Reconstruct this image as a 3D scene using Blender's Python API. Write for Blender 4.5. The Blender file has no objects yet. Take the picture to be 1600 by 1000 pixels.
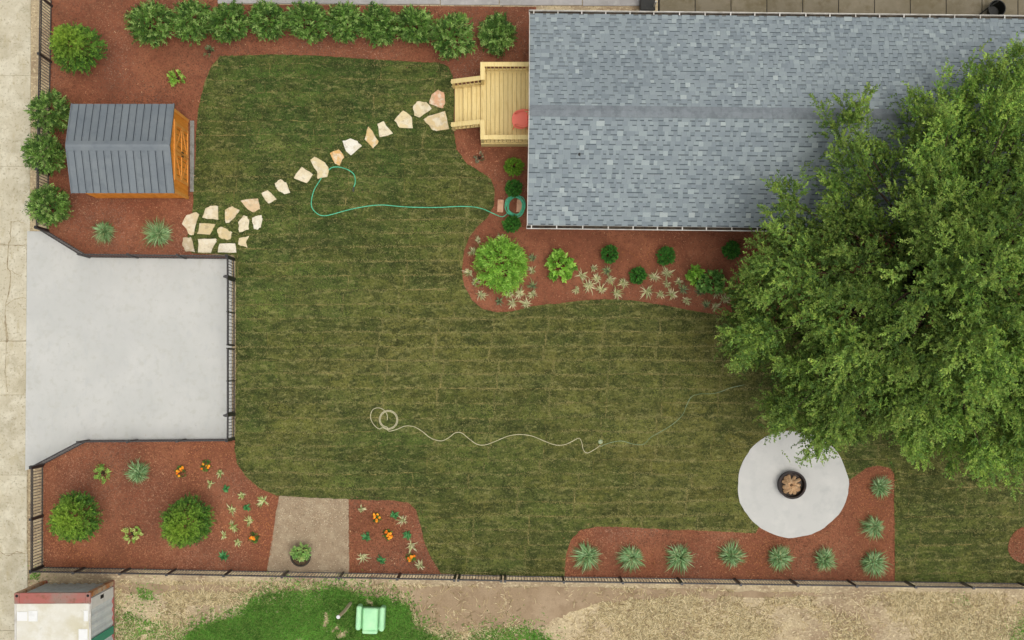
import bpy, bmesh, math, random
import numpy as np
from mathutils import Vector, Matrix, geometry

random.seed(7)
rng = np.random.default_rng(7)
scene = bpy.context.scene
col = scene.collection
R = math.radians

# ------------------------------------------------------------------ camera, sky, sun, exposure
S = 0.021                      # metres of ground per photograph pixel
H = 45.0                       # drone height
NX, NY = 795.0, 585.0          # photograph pixel straight below the drone
cam = bpy.data.cameras.new('camera')
cam.sensor_width = 36.0
cam.lens = 36.0 * H / (1600 * S)
cam.shift_x = (800 - NX) / 1600
cam.shift_y = (NY - 500) / 1600
cam.clip_end = 2000
camo = bpy.data.objects.new('camera', cam)
camo.location = ((NX - 800) * S, (500 - NY) * S, H)
col.objects.link(camo)
scene.camera = camo

SUN_AZ, SUN_EL = 125.0, 77.0   # compass bearing (up in the photograph = 0) and height of the veiled sun
world = bpy.data.worlds.new('World')
scene.world = world
world.use_nodes = True
wn = world.node_tree.nodes
wl = world.node_tree.links
wn.clear()
w_out = wn.new('ShaderNodeOutputWorld')
w_bg = wn.new('ShaderNodeBackground')
w_sky = wn.new('ShaderNodeTexSky')
w_sky.sky_type = 'NISHITA'
w_sky.sun_disc = False
w_sky.sun_elevation = R(SUN_EL)
w_sky.sun_rotation = R(SUN_AZ)
w_sky.dust_density = 6.0
w_sky.air_density = 1.0
w_hs = wn.new('ShaderNodeHueSaturation')          # cloud cover: the same sky with most of its blue taken out
w_hs.inputs['Saturation'].default_value = 0.22
w_bg.inputs['Strength'].default_value = 0.115
wl.new(w_sky.outputs[0], w_hs.inputs['Color'])
wl.new(w_hs.outputs[0], w_bg.inputs['Color'])
wl.new(w_bg.outputs[0], w_out.inputs['Surface'])
sun = bpy.data.lights.new('sun', 'SUN')
sun.energy = 0.8
sun.angle = R(34)
sun.color = (1.0, 0.955, 0.89)
suno = bpy.data.objects.new('sun', sun)
sdir = Vector((math.cos(R(SUN_EL)) * math.sin(R(SUN_AZ)), math.cos(R(SUN_EL)) * math.cos(R(SUN_AZ)), math.sin(R(SUN_EL))))
suno.rotation_euler = (-sdir).to_track_quat('-Z', 'Y').to_euler()
suno.location = sdir * 60
col.objects.link(suno)
scene.view_settings.view_transform = 'Standard'
scene.view_settings.look = 'None'
scene.view_settings.gamma = 1.0
scene.view_settings.use_curve_mapping = False
scene.view_settings.exposure = 0.17
scene.render.engine = 'CYCLES'
scene.cycles.max_bounces = 5
scene.cycles.diffuse_bounces = 3
scene.cycles.glossy_bounces = 2
scene.cycles.transmission_bounces = 3
scene.cycles.transparent_max_bounces = 4

# ------------------------------------------------------------------ helpers
def W(px, py, h=0.0, z=None):
    """world point that stands at height h and is seen at photograph pixel (px, py)"""
    f = (H - h) / H
    x = (NX + (px - NX) * f - 800) * S
    y = (500 - (NY + (py - NY) * f)) * S
    return Vector((x, y, h if z is None else z))

def G(px, py):
    p = W(px, py)
    return (p.x, p.y)

def C(r, g, b, f=1.0):
    def l(c):
        c /= 255.0
        return (c / 12.92 if c <= 0.04045 else ((c + 0.055) / 1.055) ** 2.4) * f
    return (l(r), l(g), l(b))

ORD = ['first', 'second', 'third', 'fourth', 'fifth', 'sixth', 'seventh', 'eighth', 'ninth', 'tenth', 'eleventh', 'twelfth',
       'thirteenth', 'fourteenth', 'fifteenth', 'sixteenth', 'seventeenth', 'eighteenth', 'nineteenth', 'twentieth', 'twenty-first',
       'twenty-second', 'twenty-third', 'twenty-fourth', 'twenty-fifth', 'twenty-sixth', 'twenty-seventh', 'twenty-eighth',
       'twenty-ninth', 'thirtieth', 'thirty-first', 'thirty-second', 'thirty-third', 'thirty-fourth', 'thirty-fifth',
       'thirty-sixth', 'thirty-seventh', 'thirty-eighth', 'thirty-ninth', 'fortieth', 'forty-first', 'forty-second', 'forty-third']

def tag(o, label=None, cat=None, group=None, kind=None):
    if label: o['label'] = label
    if cat: o['category'] = cat
    if group: o['group'] = group
    if kind: o['kind'] = kind
    return o

def empty(name, loc, rz=0.0):
    o = bpy.data.objects.new(name, None)
    o.empty_display_size = 0.2
    o.location = loc
    o.rotation_euler = (0, 0, rz)
    col.objects.link(o)
    return o

def link(name, me, parent=None, loc=(0, 0, 0), rot=(0, 0, 0)):
    o = bpy.data.objects.new(name, me)
    o.location = loc
    o.rotation_euler = rot
    if parent is not None:
        o.parent = parent
    col.objects.link(o)
    return o

def copy_tree(o, parent=None):
    c = o.copy()
    col.objects.link(c)
    c.parent = parent
    for ch in o.children:
        copy_tree(ch, c)
    return c

def set_col(me, cols):
    a = me.attributes.new('col', 'FLOAT_COLOR', 'POINT')
    n = len(me.vertices)
    arr = np.ones((n, 4), dtype=np.float32)
    arr[:, :3] = cols
    a.data.foreach_set('color', arr.ravel())

def np_mesh(name, verts, k, mat, cols=None, smooth=False):
    """mesh whose every k vertices in a row are one polygon"""
    verts = np.asarray(verts, dtype=np.float32).reshape(-1, 3)
    n = len(verts)
    m = n // k
    me = bpy.data.meshes.new(name)
    me.vertices.add(n)
    me.vertices.foreach_set('co', verts.ravel())
    me.loops.add(n)
    me.loops.foreach_set('vertex_index', np.arange(n, dtype=np.int32))
    me.polygons.add(m)
    me.polygons.foreach_set('loop_start', np.arange(0, n, k, dtype=np.int32))
    try:
        me.polygons.foreach_set('loop_total', np.full(m, k, dtype=np.int32))
    except Exception:
        pass
    if cols is not None:
        set_col(me, cols)
    me.update(calc_edges=True)
    me.validate()
    if mat: me.materials.append(mat)
    return me

class MB:
    """collects shapes and links them as ONE mesh"""
    def __init__(s):
        s.v = []; s.f = []; s.c = []
    def add(s, vs, fs, c=(1, 1, 1)):
        o = len(s.v)
        s.v += [tuple(v) for v in vs]
        s.f += [tuple(i + o for i in f) for f in fs]
        s.c += [c] * len(vs)
        return s
    def box(s, x0, x1, y0, y1, z0, z1, c=(1, 1, 1), mtx=None):
        vs = [Vector(p) for p in ((x0, y0, z0), (x1, y0, z0), (x1, y1, z0), (x0, y1, z0), (x0, y0, z1), (x1, y0, z1), (x1, y1, z1), (x0, y1, z1))]
        if mtx: vs = [mtx @ v for v in vs]
        return s.add(vs, [(3, 2, 1, 0), (4, 5, 6, 7), (0, 1, 5, 4), (1, 2, 6, 5), (2, 3, 7, 6), (3, 0, 4, 7)], c)
    def bar(s, a, b, w, h, c=(1, 1, 1)):
        """rectangular bar from a to b, w wide (sideways), h deep (upwards)"""
        a = Vector(a); b = Vector(b)
        d = (b - a)
        L = d.length
        d.normalize()
        up = Vector((0, 0, 1))
        if abs(d.z) > 0.95: up = Vector((0, 1, 0))
        sx = d.cross(up).normalized()
        uz = sx.cross(d).normalized()
        vs = []
        for p in (a, b):
            for i, j in ((-1, -1), (1, -1), (1, 1), (-1, 1)):
                vs.append(p + sx * (i * w / 2) + uz * (j * h / 2))
        return s.add(vs, [(0, 1, 2, 3), (7, 6, 5, 4), (0, 4, 5, 1), (1, 5, 6, 2), (2, 6, 7, 3), (3, 7, 4, 0)], c)
    def tube(s, pts, rad, n=8, c=(1, 1, 1), cap=True):
        pts = [Vector(p) for p in pts]
        rads = rad if isinstance(rad, (list, tuple)) else [rad] * len(pts)
        rings = []
        prev = None
        for i, p in enumerate(pts):
            d = (pts[min(i + 1, len(pts) - 1)] - pts[max(i - 1, 0)])
            if d.length < 1e-9: d = Vector((0, 0, 1))
            d.normalize()
            ref = Vector((0, 0, 1)) if abs(d.z) < 0.9 else Vector((1, 0, 0))
            if prev is not None:
                x = prev - d * prev.dot(d)
                if x.length < 1e-4: x = d.cross(ref)
                x.normalize()
            else:
                x = d.cross(ref).normalized()
            prev = x
            y = d.cross(x)
            rings.append([p + (x * math.cos(2 * math.pi * k / n) + y * math.sin(2 * math.pi * k / n)) * rads[i] for k in range(n)])
        vs = [v for r in rings for v in r]
        fs = []
        for i in range(len(rings) - 1):
            for k in range(n):
                fs.append((i * n + k, i * n + (k + 1) % n, (i + 1) * n + (k + 1) % n, (i + 1) * n + k))
        if cap:
            fs.append(tuple(range(n - 1, -1, -1)))
            fs.append(tuple((len(rings) - 1) * n + k for k in range(n)))
        return s.add(vs, fs, c)
    def lathe(s, prof, n=32, ctr=(0, 0, 0), c=(1, 1, 1), jit=0.0):
        vs = []
        for (r, z) in prof:
            for k in range(n):
                a = 2 * math.pi * k / n
                rr = r * (1 + jit * random.uniform(-1, 1))
                vs.append((ctr[0] + rr * math.cos(a), ctr[1] + rr * math.sin(a), ctr[2] + z))
        fs = []
        for i in range(len(prof) - 1):
            for k in range(n):
                fs.append((i * n + k, i * n + (k + 1) % n, (i + 1) * n + (k + 1) % n, (i + 1) * n + k))
        return s.add(vs, fs, c)
    def prism(s, poly, z0, z1, c=(1, 1, 1)):
        """flat polygon (list of xy, counter-clockwise or not) with straight sides"""
        a = sum(poly[i][0] * poly[(i + 1) % len(poly)][1] - poly[(i + 1) % len(poly)][0] * poly[i][1] for i in range(len(poly)))
        if a < 0: poly = poly[::-1]
        n = len(poly)
        tri = geometry.tessellate_polygon([[Vector((p[0], p[1], 0)) for p in poly]])
        vs = [(p[0], p[1], z1) for p in poly] + [(p[0], p[1], z0) for p in poly]
        fs = []
        for t in tri:
            p, q, r = (poly[i] for i in t)
            if (q[0] - p[0]) * (r[1] - p[1]) - (q[1] - p[1]) * (r[0] - p[0]) < 0: t = t[::-1]
            fs.append(tuple(t))
        fs += [(i, n + i, n + (i + 1) % n, (i + 1) % n) for i in range(n)]
        return s.add(vs, fs, c)
    def mesh(s, name, mat, smooth=False, bevel=0.0):
        me = bpy.data.meshes.new(name)
        me.from_pydata([tuple(v) for v in s.v], [], s.f)
        set_col(me, np.array(s.c, dtype=np.float32))
        me.update()
        if bevel > 0:
            bm = bmesh.new(); bm.from_mesh(me)
            bmesh.ops.bevel(bm, geom=bm.edges[:], offset=bevel, segments=1, affect='EDGES', clamp_overlap=True)
            bm.to_mesh(me); bm.free()
        if mat: me.materials.append(mat)
        if smooth:
            me.polygons.foreach_set('use_smooth', [True] * len(me.polygons))
        return me
    def build(s, name, mat, parent=None, loc=(0, 0, 0), rot=(0, 0, 0), smooth=False, bevel=0.0):
        return link(name, s.mesh(name, mat, smooth, bevel), parent, loc, rot)

def pip(pts, poly):
    """vectorised point in polygon"""
    x, y = pts[:, 0], pts[:, 1]
    inside = np.zeros(len(pts), dtype=bool)
    n = len(poly)
    j = n - 1
    for i in range(n):
        xi, yi = poly[i]; xj, yj = poly[j]
        if yi != yj:
            t = ((yi > y) != (yj > y)) & (x < (xj - xi) * (y - yi) / (yj - yi) + xi)
            inside ^= t
        j = i
    return inside

def scatter(poly, n):
    poly = np.array(poly)
    lo, hi = poly.min(0), poly.max(0)
    out = []
    got = 0
    while got < n:
        p = rng.uniform(lo, hi, (int(n * 1.6) + 16, 2))
        p = p[pip(p, poly)]
        out.append(p); got += len(p)
        if len(p) == 0: break
    return np.concatenate(out)[:n]

def vnoise(p, scale, seed=0):
    """smooth 2-D value noise in 0..1"""
    r = np.random.default_rng(seed)
    g = r.random((128, 128))
    q = p * scale + 1000.37
    i = np.floor(q).astype(int)
    f = q - i
    f = f * f * (3 - 2 * f)
    i %= 128
    i1 = (i + 1) % 128
    a = g[i[:, 0], i[:, 1]]; b = g[i1[:, 0], i[:, 1]]; c = g[i[:, 0], i1[:, 1]]; d = g[i1[:, 0], i1[:, 1]]
    return (a * (1 - f[:, 0]) + b * f[:, 0]) * (1 - f[:, 1]) + (c * (1 - f[:, 0]) + d * f[:, 0]) * f[:, 1]

def smooth_poly(pts, it=2, closed=True):
    for _ in range(it):
        out = []
        n = len(pts)
        for i in range(n if closed else n - 1):
            p, q = pts[i], pts[(i + 1) % n]
            out += [(0.75 * p[0] + 0.25 * q[0], 0.75 * p[1] + 0.25 * q[1]), (0.25 * p[0] + 0.75 * q[0], 0.25 * p[1] + 0.75 * q[1])]
        pts = out
    return pts

def catmull(pts, sub=6):
    pts = [Vector(p) for p in pts]
    out = []
    for i in range(len(pts) - 1):
        p0 = pts[max(i - 1, 0)]; p1 = pts[i]; p2 = pts[i + 1]; p3 = pts[min(i + 2, len(pts) - 1)]
        for k in range(sub):
            t = k / sub
            out.append(0.5 * ((2 * p1) + (p2 - p0) * t + (2 * p0 - 5 * p1 + 4 * p2 - p3) * t * t + (3 * p1 - p0 - 3 * p2 + p3) * t ** 3))
    out.append(pts[-1])
    return out

# ------------------------------------------------------------------ materials
def material(name, base, rough=0.8, var=(), bump=0.0, bscale=60.0, attr=False, metal=0.0, spec=0.3, obj_var=0.0, transl=0.0, detail=4.0, gain=1.0):
    """var: list of (colour, noise scale, low, high, amount, stretch) blended over base in turn; attr multiplies the mesh's own colour"""
    base = tuple(min(c_ * gain, 1.0) if not attr else c_ * gain for c_ in base)
    var = [(tuple(c_ * gain for c_ in v_[0]),) + tuple(v_[1:]) for v_ in var]
    m = bpy.data.materials.new(name)
    m.use_nodes = True
    nt = m.node_tree
    N, Lk = nt.nodes, nt.links
    b = N['Principled BSDF']
    b.inputs['Roughness'].default_value = rough
    b.inputs['Metallic'].default_value = metal
    b.inputs['Specular IOR Level'].default_value = spec
    geo = N.new('ShaderNodeNewGeometry')
    rgb = N.new('ShaderNodeRGB'); rgb.outputs[0].default_value = (*base, 1)
    cur = rgb.outputs[0]
    if attr:
        at = N.new('ShaderNodeAttribute'); at.attribute_name = 'col'
        mx = N.new('ShaderNodeMix'); mx.data_type = 'RGBA'; mx.blend_type = 'MULTIPLY'
        mx.inputs[0].default_value = 1.0
        Lk.new(cur, mx.inputs[6]); Lk.new(at.outputs['Color'], mx.inputs[7])
        cur = mx.outputs[2]
    for i, v in enumerate(var):
        c, sc, lo, hi, amt = v[:5]
        st = v[5] if len(v) > 5 else (1, 1, 1)
        mp = N.new('ShaderNodeMapping'); mp.inputs['Scale'].default_value = st
        mp.inputs['Location'].default_value = (i * 7.31, i * 3.77, 0)
        Lk.new(geo.outputs['Position'], mp.inputs['Vector'])
        nz = N.new('ShaderNodeTexNoise'); nz.inputs['Scale'].default_value = sc; nz.inputs['Detail'].default_value = detail
        nz.inputs['Roughness'].default_value = 0.62
        Lk.new(mp.outputs[0], nz.inputs['Vector'])
        mr = N.new('ShaderNodeMapRange'); mr.inputs[1].default_value = lo; mr.inputs[2].default_value = hi
        mr.inputs[3].default_value = 0; mr.inputs[4].default_value = amt
        Lk.new(nz.outputs['Fac'], mr.inputs[0])
        mx = N.new('ShaderNodeMix'); mx.data_type = 'RGBA'
        if len(v) > 6: mx.blend_type = v[6]
        Lk.new(mr.outputs[0], mx.inputs[0]); Lk.new(cur, mx.inputs[6]); mx.inputs[7].default_value = (*c, 1)
        cur = mx.outputs[2]
    if obj_var > 0:
        oi = N.new('ShaderNodeObjectInfo')
        mr = N.new('ShaderNodeMapRange'); mr.inputs[3].default_value = 1 - obj_var; mr.inputs[4].default_value = 1 + obj_var
        Lk.new(oi.outputs['Random'], mr.inputs[0])
        mx = N.new('ShaderNodeMix'); mx.data_type = 'RGBA'; mx.blend_type = 'MULTIPLY'; mx.inputs[0].default_value = 1.0
        Lk.new(cur, mx.inputs[6]); Lk.new(mr.outputs[0], mx.inputs[7])
        cur = mx.outputs[2]
    Lk.new(cur, b.inputs['Base Color'])
    if bump > 0:
        nz = N.new('ShaderNodeTexNoise'); nz.inputs['Scale'].default_value = bscale; nz.inputs['Detail'].default_value = 5
        Lk.new(geo.outputs['Position'], nz.inputs['Vector'])
        bp = N.new('ShaderNodeBump'); bp.inputs['Strength'].default_value = bump; bp.inputs['Distance'].default_value = 0.03
        Lk.new(nz.outputs['Fac'], bp.inputs['Height']); Lk.new(bp.outputs[0], b.inputs['Normal'])
    if transl > 0:
        tr = N.new('ShaderNodeBsdfTranslucent'); Lk.new(cur, tr.inputs['Color'])
        ms = N.new('ShaderNodeMixShader'); ms.inputs[0].default_value = transl
        Lk.new(b.outputs[0], ms.inputs[1]); Lk.new(tr.outputs[0], ms.inputs[2])
        Lk.new(ms.outputs[0], N['Material Output'].inputs['Surface'])
    return m

M = {}
M['dirt'] = material('dirt', C(176, 158, 128), 0.95, [
    (C(200, 182, 144), 0.9, 0.42, 0.60, 0.8), (C(150, 128, 102), 0.42, 0.46, 0.58, 0.85), (C(222, 206, 168), 9, 0.53, 0.64, 0.75, (1, 1.6, 1)),
    (C(116, 98, 72), 14, 0.54, 0.66, 0.65), (C(120, 102, 76), 40, 0.55, 0.66, 0.5), (C(110, 116, 62), 0.8, 0.62, 0.75, 0.4)], 0.9, 30, detail=7, gain=1.08)
M['alley'] = material('alley_concrete', C(204, 195, 169), 0.9, [
    (C(222, 215, 192), 1.6, 0.45, 0.60, 0.8), (C(172, 162, 134), 0.8, 0.50, 0.62, 0.65), (C(150, 138, 108), 14, 0.55, 0.66, 0.6), (C(128, 116, 90), 40, 0.6, 0.7, 0.5),
    (C(184, 170, 132), 3.5, 0.55, 0.7, 0.55, (1.5, 0.4, 1))], 0.35, 45, obj_var=0.03, detail=7, gain=0.92)
M['crack'] = material('crack_filler', C(172, 158, 128), 0.95, [(C(124, 108, 82), 9, 0.45, 0.6, 0.8)])
M['pad'] = material('pad_concrete', C(203, 203, 196), 0.85, [
    (C(212, 211, 204), 0.7, 0.4, 0.65, 0.8), (C(190, 192, 188), 1.9, 0.55, 0.72, 0.5, (2.5, 1, 1)), (C(176, 177, 172), 30, 0.66, 0.76, 0.5),
    (C(194, 193, 182), 5, 0.52, 0.66, 0.6), (C(192, 193, 188), 0.35, 0.5, 0.6, 0.3), (C(120, 118, 112), 9, 0.70, 0.76, 0.6)], 0.16, 60, detail=6, gain=0.88)
M['patio'] = material('patio_concrete', C(204, 203, 197), 0.85, [
    (C(186, 187, 182), 2.2, 0.5, 0.7, 0.6), (C(215, 213, 206), 1.2, 0.5, 0.66, 0.7), (C(165, 166, 160), 24, 0.62, 0.75, 0.5)], 0.2, 60, detail=6, gain=0.92)
M['patiodark'] = material('grey_sill', C(140, 142, 136), 0.9, [(C(112, 114, 106), 6, 0.46, 0.6, 0.8)], 0.4, 40)
M['npave'] = material('neighbour_concrete', C(150, 140, 118), 0.9, [
    (C(128, 118, 92), 0.7, 0.42, 0.62, 0.8), (C(112, 100, 70), 2.5, 0.52, 0.7, 0.6), (C(165, 152, 126), 9, 0.55, 0.7, 0.4)], 0.3, 40, obj_var=0.08, gain=0.72)
M['npave2'] = material('pale_grey_concrete', C(172, 168, 164), 0.9, [
    (C(150, 147, 142), 0.9, 0.42, 0.62, 0.7), (C(190, 186, 180), 5, 0.52, 0.7, 0.6)], 0.3, 40, obj_var=0.08)
M['mulch'] = material('mulch', C(132, 80, 57), 0.95, [
    (C(152, 97, 70), 0.55, 0.45, 0.6, 0.8), (C(112, 70, 50), 0.9, 0.5, 0.64, 0.55), (C(106, 62, 44), 5, 0.5, 0.7, 0.65), (C(88, 52, 38), 38, 0.54, 0.68, 0.75), (C(168, 112, 84), 60, 0.58, 0.72, 0.6)],
    1.0, 42, detail=6, gain=1.18)
M['chips'] = material('mulch_chips', (1, 1, 1), 0.95, [], attr=True, gain=1.14)
M['soil'] = material('sod_seam_straw', C(132, 122, 72), 0.95, [(C(162, 148, 92), 3, 0.4, 0.6, 0.9), (C(78, 82, 40), 2.6, 0.44, 0.56, 0.95)], 0.5, 50, gain=0.95)
M['sod'] = material('sod', (1, 1, 1), 0.9, [
    (C(120, 116, 60), 0.9, 0.45, 0.60, 0.5), (C(54, 74, 30), 0.8, 0.5, 0.64, 0.6), (C(50, 58, 26), 3.0, 0.48, 0.58, 0.75, (0.8, 1.4, 1)), (C(140, 136, 84), 5.0, 0.53, 0.63, 0.65, (0.7, 1.6, 1)),
    (C(40, 50, 20), 13, 0.50, 0.60, 0.7), (C(134, 136, 80), 18, 0.55, 0.66, 0.6)], 1.0, 40, attr=True, detail=6, gain=1.12)
M['blade'] = material('grass_blades', (1, 1, 1), 0.75, [], attr=True, transl=0.3, gain=1.22)
M['gravel'] = material('gravel_bed', C(158, 138, 112), 0.95, [(C(178, 160, 132), 2.2, 0.45, 0.62, 0.8), (C(130, 112, 88), 14, 0.52, 0.68, 0.7)], 0.8, 45, detail=6)
M['pebble'] = material('pebbles', (1, 1, 1), 0.9, [], attr=True)
M['stone'] = material('flagstone', (1, 1, 1), 0.85, [
    (C(206, 190, 154), 5, 0.46, 0.62, 0.5), (C(236, 228, 206), 4, 0.5, 0.62, 0.6), (C(168, 148, 112), 7, 0.56, 0.68, 0.5), (C(150, 132, 100), 25, 0.58, 0.7, 0.35)], 0.4, 30, attr=True, gain=0.95)
M['leaf'] = material('leaves', (1, 1, 1), 0.6, [], attr=True, transl=0.26, spec=0.25, gain=1.7)
M['bark'] = material('bark', C(84, 68, 52), 0.95, [(C(52, 42, 34), 12, 0.45, 0.6, 0.8, (1, 1, 0.2))], 0.8, 25)
M['iron'] = material('black_fence_metal', C(50, 47, 46), 0.5, [(C(80, 74, 70), 6, 0.55, 0.72, 0.6)], metal=0.0, spec=0.5)
M['picket'] = material('picket_metal_sky_sheen', C(80, 74, 74), 0.5, [(C(112, 104, 104), 4, 0.5, 0.68, 0.6)], spec=0.5)  # sky reflection on the pickets is painted in as a lighter grey
M['wood'] = material('deck_pine', C(214, 192, 132), 0.7, [
    (C(196, 170, 108), 3.0, 0.48, 0.68, 0.7, (9, 0.7, 3)), (C(226, 208, 155), 5.0, 0.52, 0.7, 0.6, (12, 0.6, 3)), (C(176, 146, 88), 18, 0.64, 0.74, 0.6)], 0.1, 40, obj_var=0.07, gain=1.22)
M['roofdeck'] = material('roof_underlay', C(97, 106, 110), 0.95, [(C(84, 93, 98), 8, 0.45, 0.6, 0.7)])
M['shingle'] = material('asphalt_shingles', (1, 1, 1), 0.95, [
    (C(120, 132, 138), 55, 0.5, 0.68, 0.35), (C(150, 160, 160), 0.6, 0.45, 0.65, 0.15), (C(108, 118, 124), 0.45, 0.5, 0.68, 0.22)], 0.5, 120, attr=True, gain=1.12)
M['ridge'] = material('ridge_shingles', C(128, 135, 139), 0.95, [(C(110, 118, 122), 4, 0.45, 0.62, 0.8), (C(146, 153, 156), 30, 0.55, 0.7, 0.5)], 0.4, 100, obj_var=0.09)
M['white'] = material('white_paint', C(226, 222, 212), 0.5, [(C(176, 168, 152), 3, 0.45, 0.62, 0.6)], spec=0.4, gain=0.8)
M['siding'] = material('siding', C(208, 206, 198), 0.7, [(C(190, 188, 180), 2, 0.5, 0.68, 0.5)])
M['gutterdirtshade'] = material('gutter_debris_and_shade', C(74, 66, 54), 0.95, [(C(46, 40, 34), 7, 0.42, 0.6, 0.9)])  # dark brown of debris, also standing in for shade inside the trough
M['glass'] = material('window_glass', C(40, 48, 54), 0.08, [], spec=0.6)
M['cedar'] = material('shed_cedar', C(198, 124, 42), 0.65, [
    (C(172, 98, 26), 2.5, 0.48, 0.66, 0.7, (3, 3, 0.5)), (C(216, 148, 66), 6, 0.52, 0.7, 0.6, (4, 4, 0.4))], 0.15, 40, obj_var=0.06, gain=1.6)
M['cedarlight'] = material('shed_trim', C(214, 148, 70), 0.6, [(C(190, 118, 44), 4, 0.5, 0.68, 0.6)], obj_var=0.05, gain=1.35)
M['metalroof'] = material('shed_roof_metal', C(128, 137, 142), 0.45, [(C(142, 150, 152), 1.6, 0.45, 0.65, 0.6), (C(108, 118, 126), 4, 0.52, 0.7, 0.5), (C(160, 165, 165), 30, 0.64, 0.74, 0.4)], 0.06, 30, spec=0.5, obj_var=0.05, gain=0.74)
M['seam'] = material('roof_seam', C(54, 62, 70), 0.5, [])
M['hose'] = material('green_hose', C(96, 206, 160), 0.4, [(C(70, 172, 130), 3, 0.45, 0.65, 0.7)], spec=0.5)
M['palehose'] = material('pale_hose', C(208, 200, 164), 0.5, [(C(184, 174, 132), 3, 0.48, 0.66, 0.6)])
M['thinhose'] = material('thin_green_hose', C(158, 178, 140), 0.6, [(C(118, 142, 100), 1.2, 0.45, 0.62, 0.9)])
M['paver'] = material('pink_paver', C(220, 172, 140), 0.9, [(C(196, 140, 108), 7, 0.48, 0.66, 0.7)], 0.3, 40)
M['steel'] = material('fire_ring_steel', C(38, 33, 32), 0.55, [(C(70, 48, 40), 5, 0.52, 0.7, 0.6)], metal=0.4)
M['ash'] = material('ash', C(86, 78, 72), 0.95, [(C(48, 42, 40), 7, 0.45, 0.62, 0.9)], 0.6, 30)
M['log'] = material('split_log', C(206, 170, 128), 0.85, [(C(150, 106, 74), 9, 0.48, 0.64, 0.8, (1, 4, 4)), (C(230, 202, 164), 5, 0.52, 0.7, 0.7)], 0.3, 40, obj_var=0.25, gain=0.95)
M['red'] = material('red_plastic', C(248, 122, 100), 0.45, [(C(236, 100, 80), 4, 0.5, 0.7, 0.5)], spec=0.4, gain=1.2)
M['mint'] = material('mint_cover', C(178, 232, 178), 0.6, [(C(160, 218, 166), 2.2, 0.46, 0.66, 0.7), (C(198, 240, 188), 4, 0.52, 0.7, 0.6)], 0.06, 12)
M['post'] = material('weathered_post', C(176, 166, 136), 0.9, [(C(140, 132, 104), 5, 0.48, 0.66, 0.8, (4, 4, 0.5))], 0.3, 30, gain=1.35)
M['croof'] = material('container_roof', C(214, 210, 194), 0.7, [
    (C(198, 190, 160), 0.9, 0.42, 0.62, 0.8), (C(226, 224, 214), 1.6, 0.5, 0.66, 0.8), (C(170, 166, 150), 3.2, 0.6, 0.74, 0.6), (C(150, 120, 92), 9, 0.68, 0.78, 0.5)], 0.1, 20, detail=6)
M['cside'] = material('container_side', C(198, 204, 206), 0.6, [(C(180, 188, 192), 1.8, 0.45, 0.65, 0.7), (C(214, 214, 210), 5, 0.55, 0.7, 0.5), (C(166, 118, 76), 2.6, 0.7, 0.78, 0.8)], 0.05, 20, gain=1.22)
M['cfront'] = material('container_front', C(158, 166, 164), 0.6, [(C(136, 142, 138), 2, 0.45, 0.64, 0.7), (C(150, 92, 58), 3, 0.62, 0.74, 0.8)], 0.05, 20, gain=1.5)
M['crust'] = material('container_frame_rust', C(146, 120, 108), 0.75, [(C(166, 98, 88), 0.9, 0.36, 0.5, 0.95), (C(120, 84, 60), 6, 0.55, 0.7, 0.7)], 0.15, 30)
M['corange'] = material('container_rusty_post', C(190, 168, 140), 0.75, [(C(186, 112, 50), 2.2, 0.42, 0.58, 0.95), (C(110, 64, 40), 5, 0.56, 0.68, 0.8)], 0.15, 30)
M['cgreen'] = material('container_green_band', C(58, 150, 124), 0.5, [(C(76, 164, 140), 3, 0.5, 0.68, 0.6)])
M['cpatch'] = material('container_patch', C(228, 228, 224), 0.6, [(C(206, 206, 200), 3, 0.5, 0.68, 0.6)])
M['hole'] = material('dark_hole', C(26, 24, 24), 0.8)
M['terracotta'] = material('plant_pot', C(62, 54, 46), 0.7, [(C(84, 74, 60), 6, 0.5, 0.66, 0.7)])
M['potsoil'] = material('potting_soil', C(92, 76, 56), 0.95, [(C(60, 48, 36), 20, 0.45, 0.6, 0.9)], 0.6, 40)
M['petal'] = material('petals', (1, 1, 1), 0.6, [], attr=True, transl=0.2, gain=1.25)
M['black'] = material('black_plastic', C(34, 34, 30), 0.5, [(C(60, 58, 50), 5, 0.55, 0.7, 0.6)])
M['grey'] = material('dark_grey_plastic', C(84, 84, 84), 0.6, [(C(60, 60, 62), 5, 0.48, 0.66, 0.7)])

# ------------------------------------------------------------------ setting: ground sheets
tag(MB().add([(-400, -400, 0), (400, -400, 0), (400, 400, 0), (-400, 400, 0)], [(0, 1, 2, 3)]).build('ground', M['dirt']), kind='structure')

# alley of concrete slabs on the left
al = MB().box(W(-230, 0).x, W(44, 0).x, W(0, 1200).y, W(0, -200).y, -0.05, 0.008).build('alley_pavement', M['crack'])
tag(al, 'pale cracked concrete alley along the black fence', kind='structure')
js = [-200, -62, 118, 260, 383, 533, 617, 742, 865, 985, 1110]
for a, b in zip(js[:-1], js[1:]):
    ya, yb = W(0, a).y - 0.004, W(0, b).y + 0.004
    xe = 48 if b < 400 else 43
    MB().box(W(-228, 0).x, W(xe + random.uniform(-1, 1), 0).x, yb, ya, 0.0, 0.022 + random.uniform(0, 0.004)).build('concrete_slab', M['alley'], al, bevel=0.006)

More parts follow.
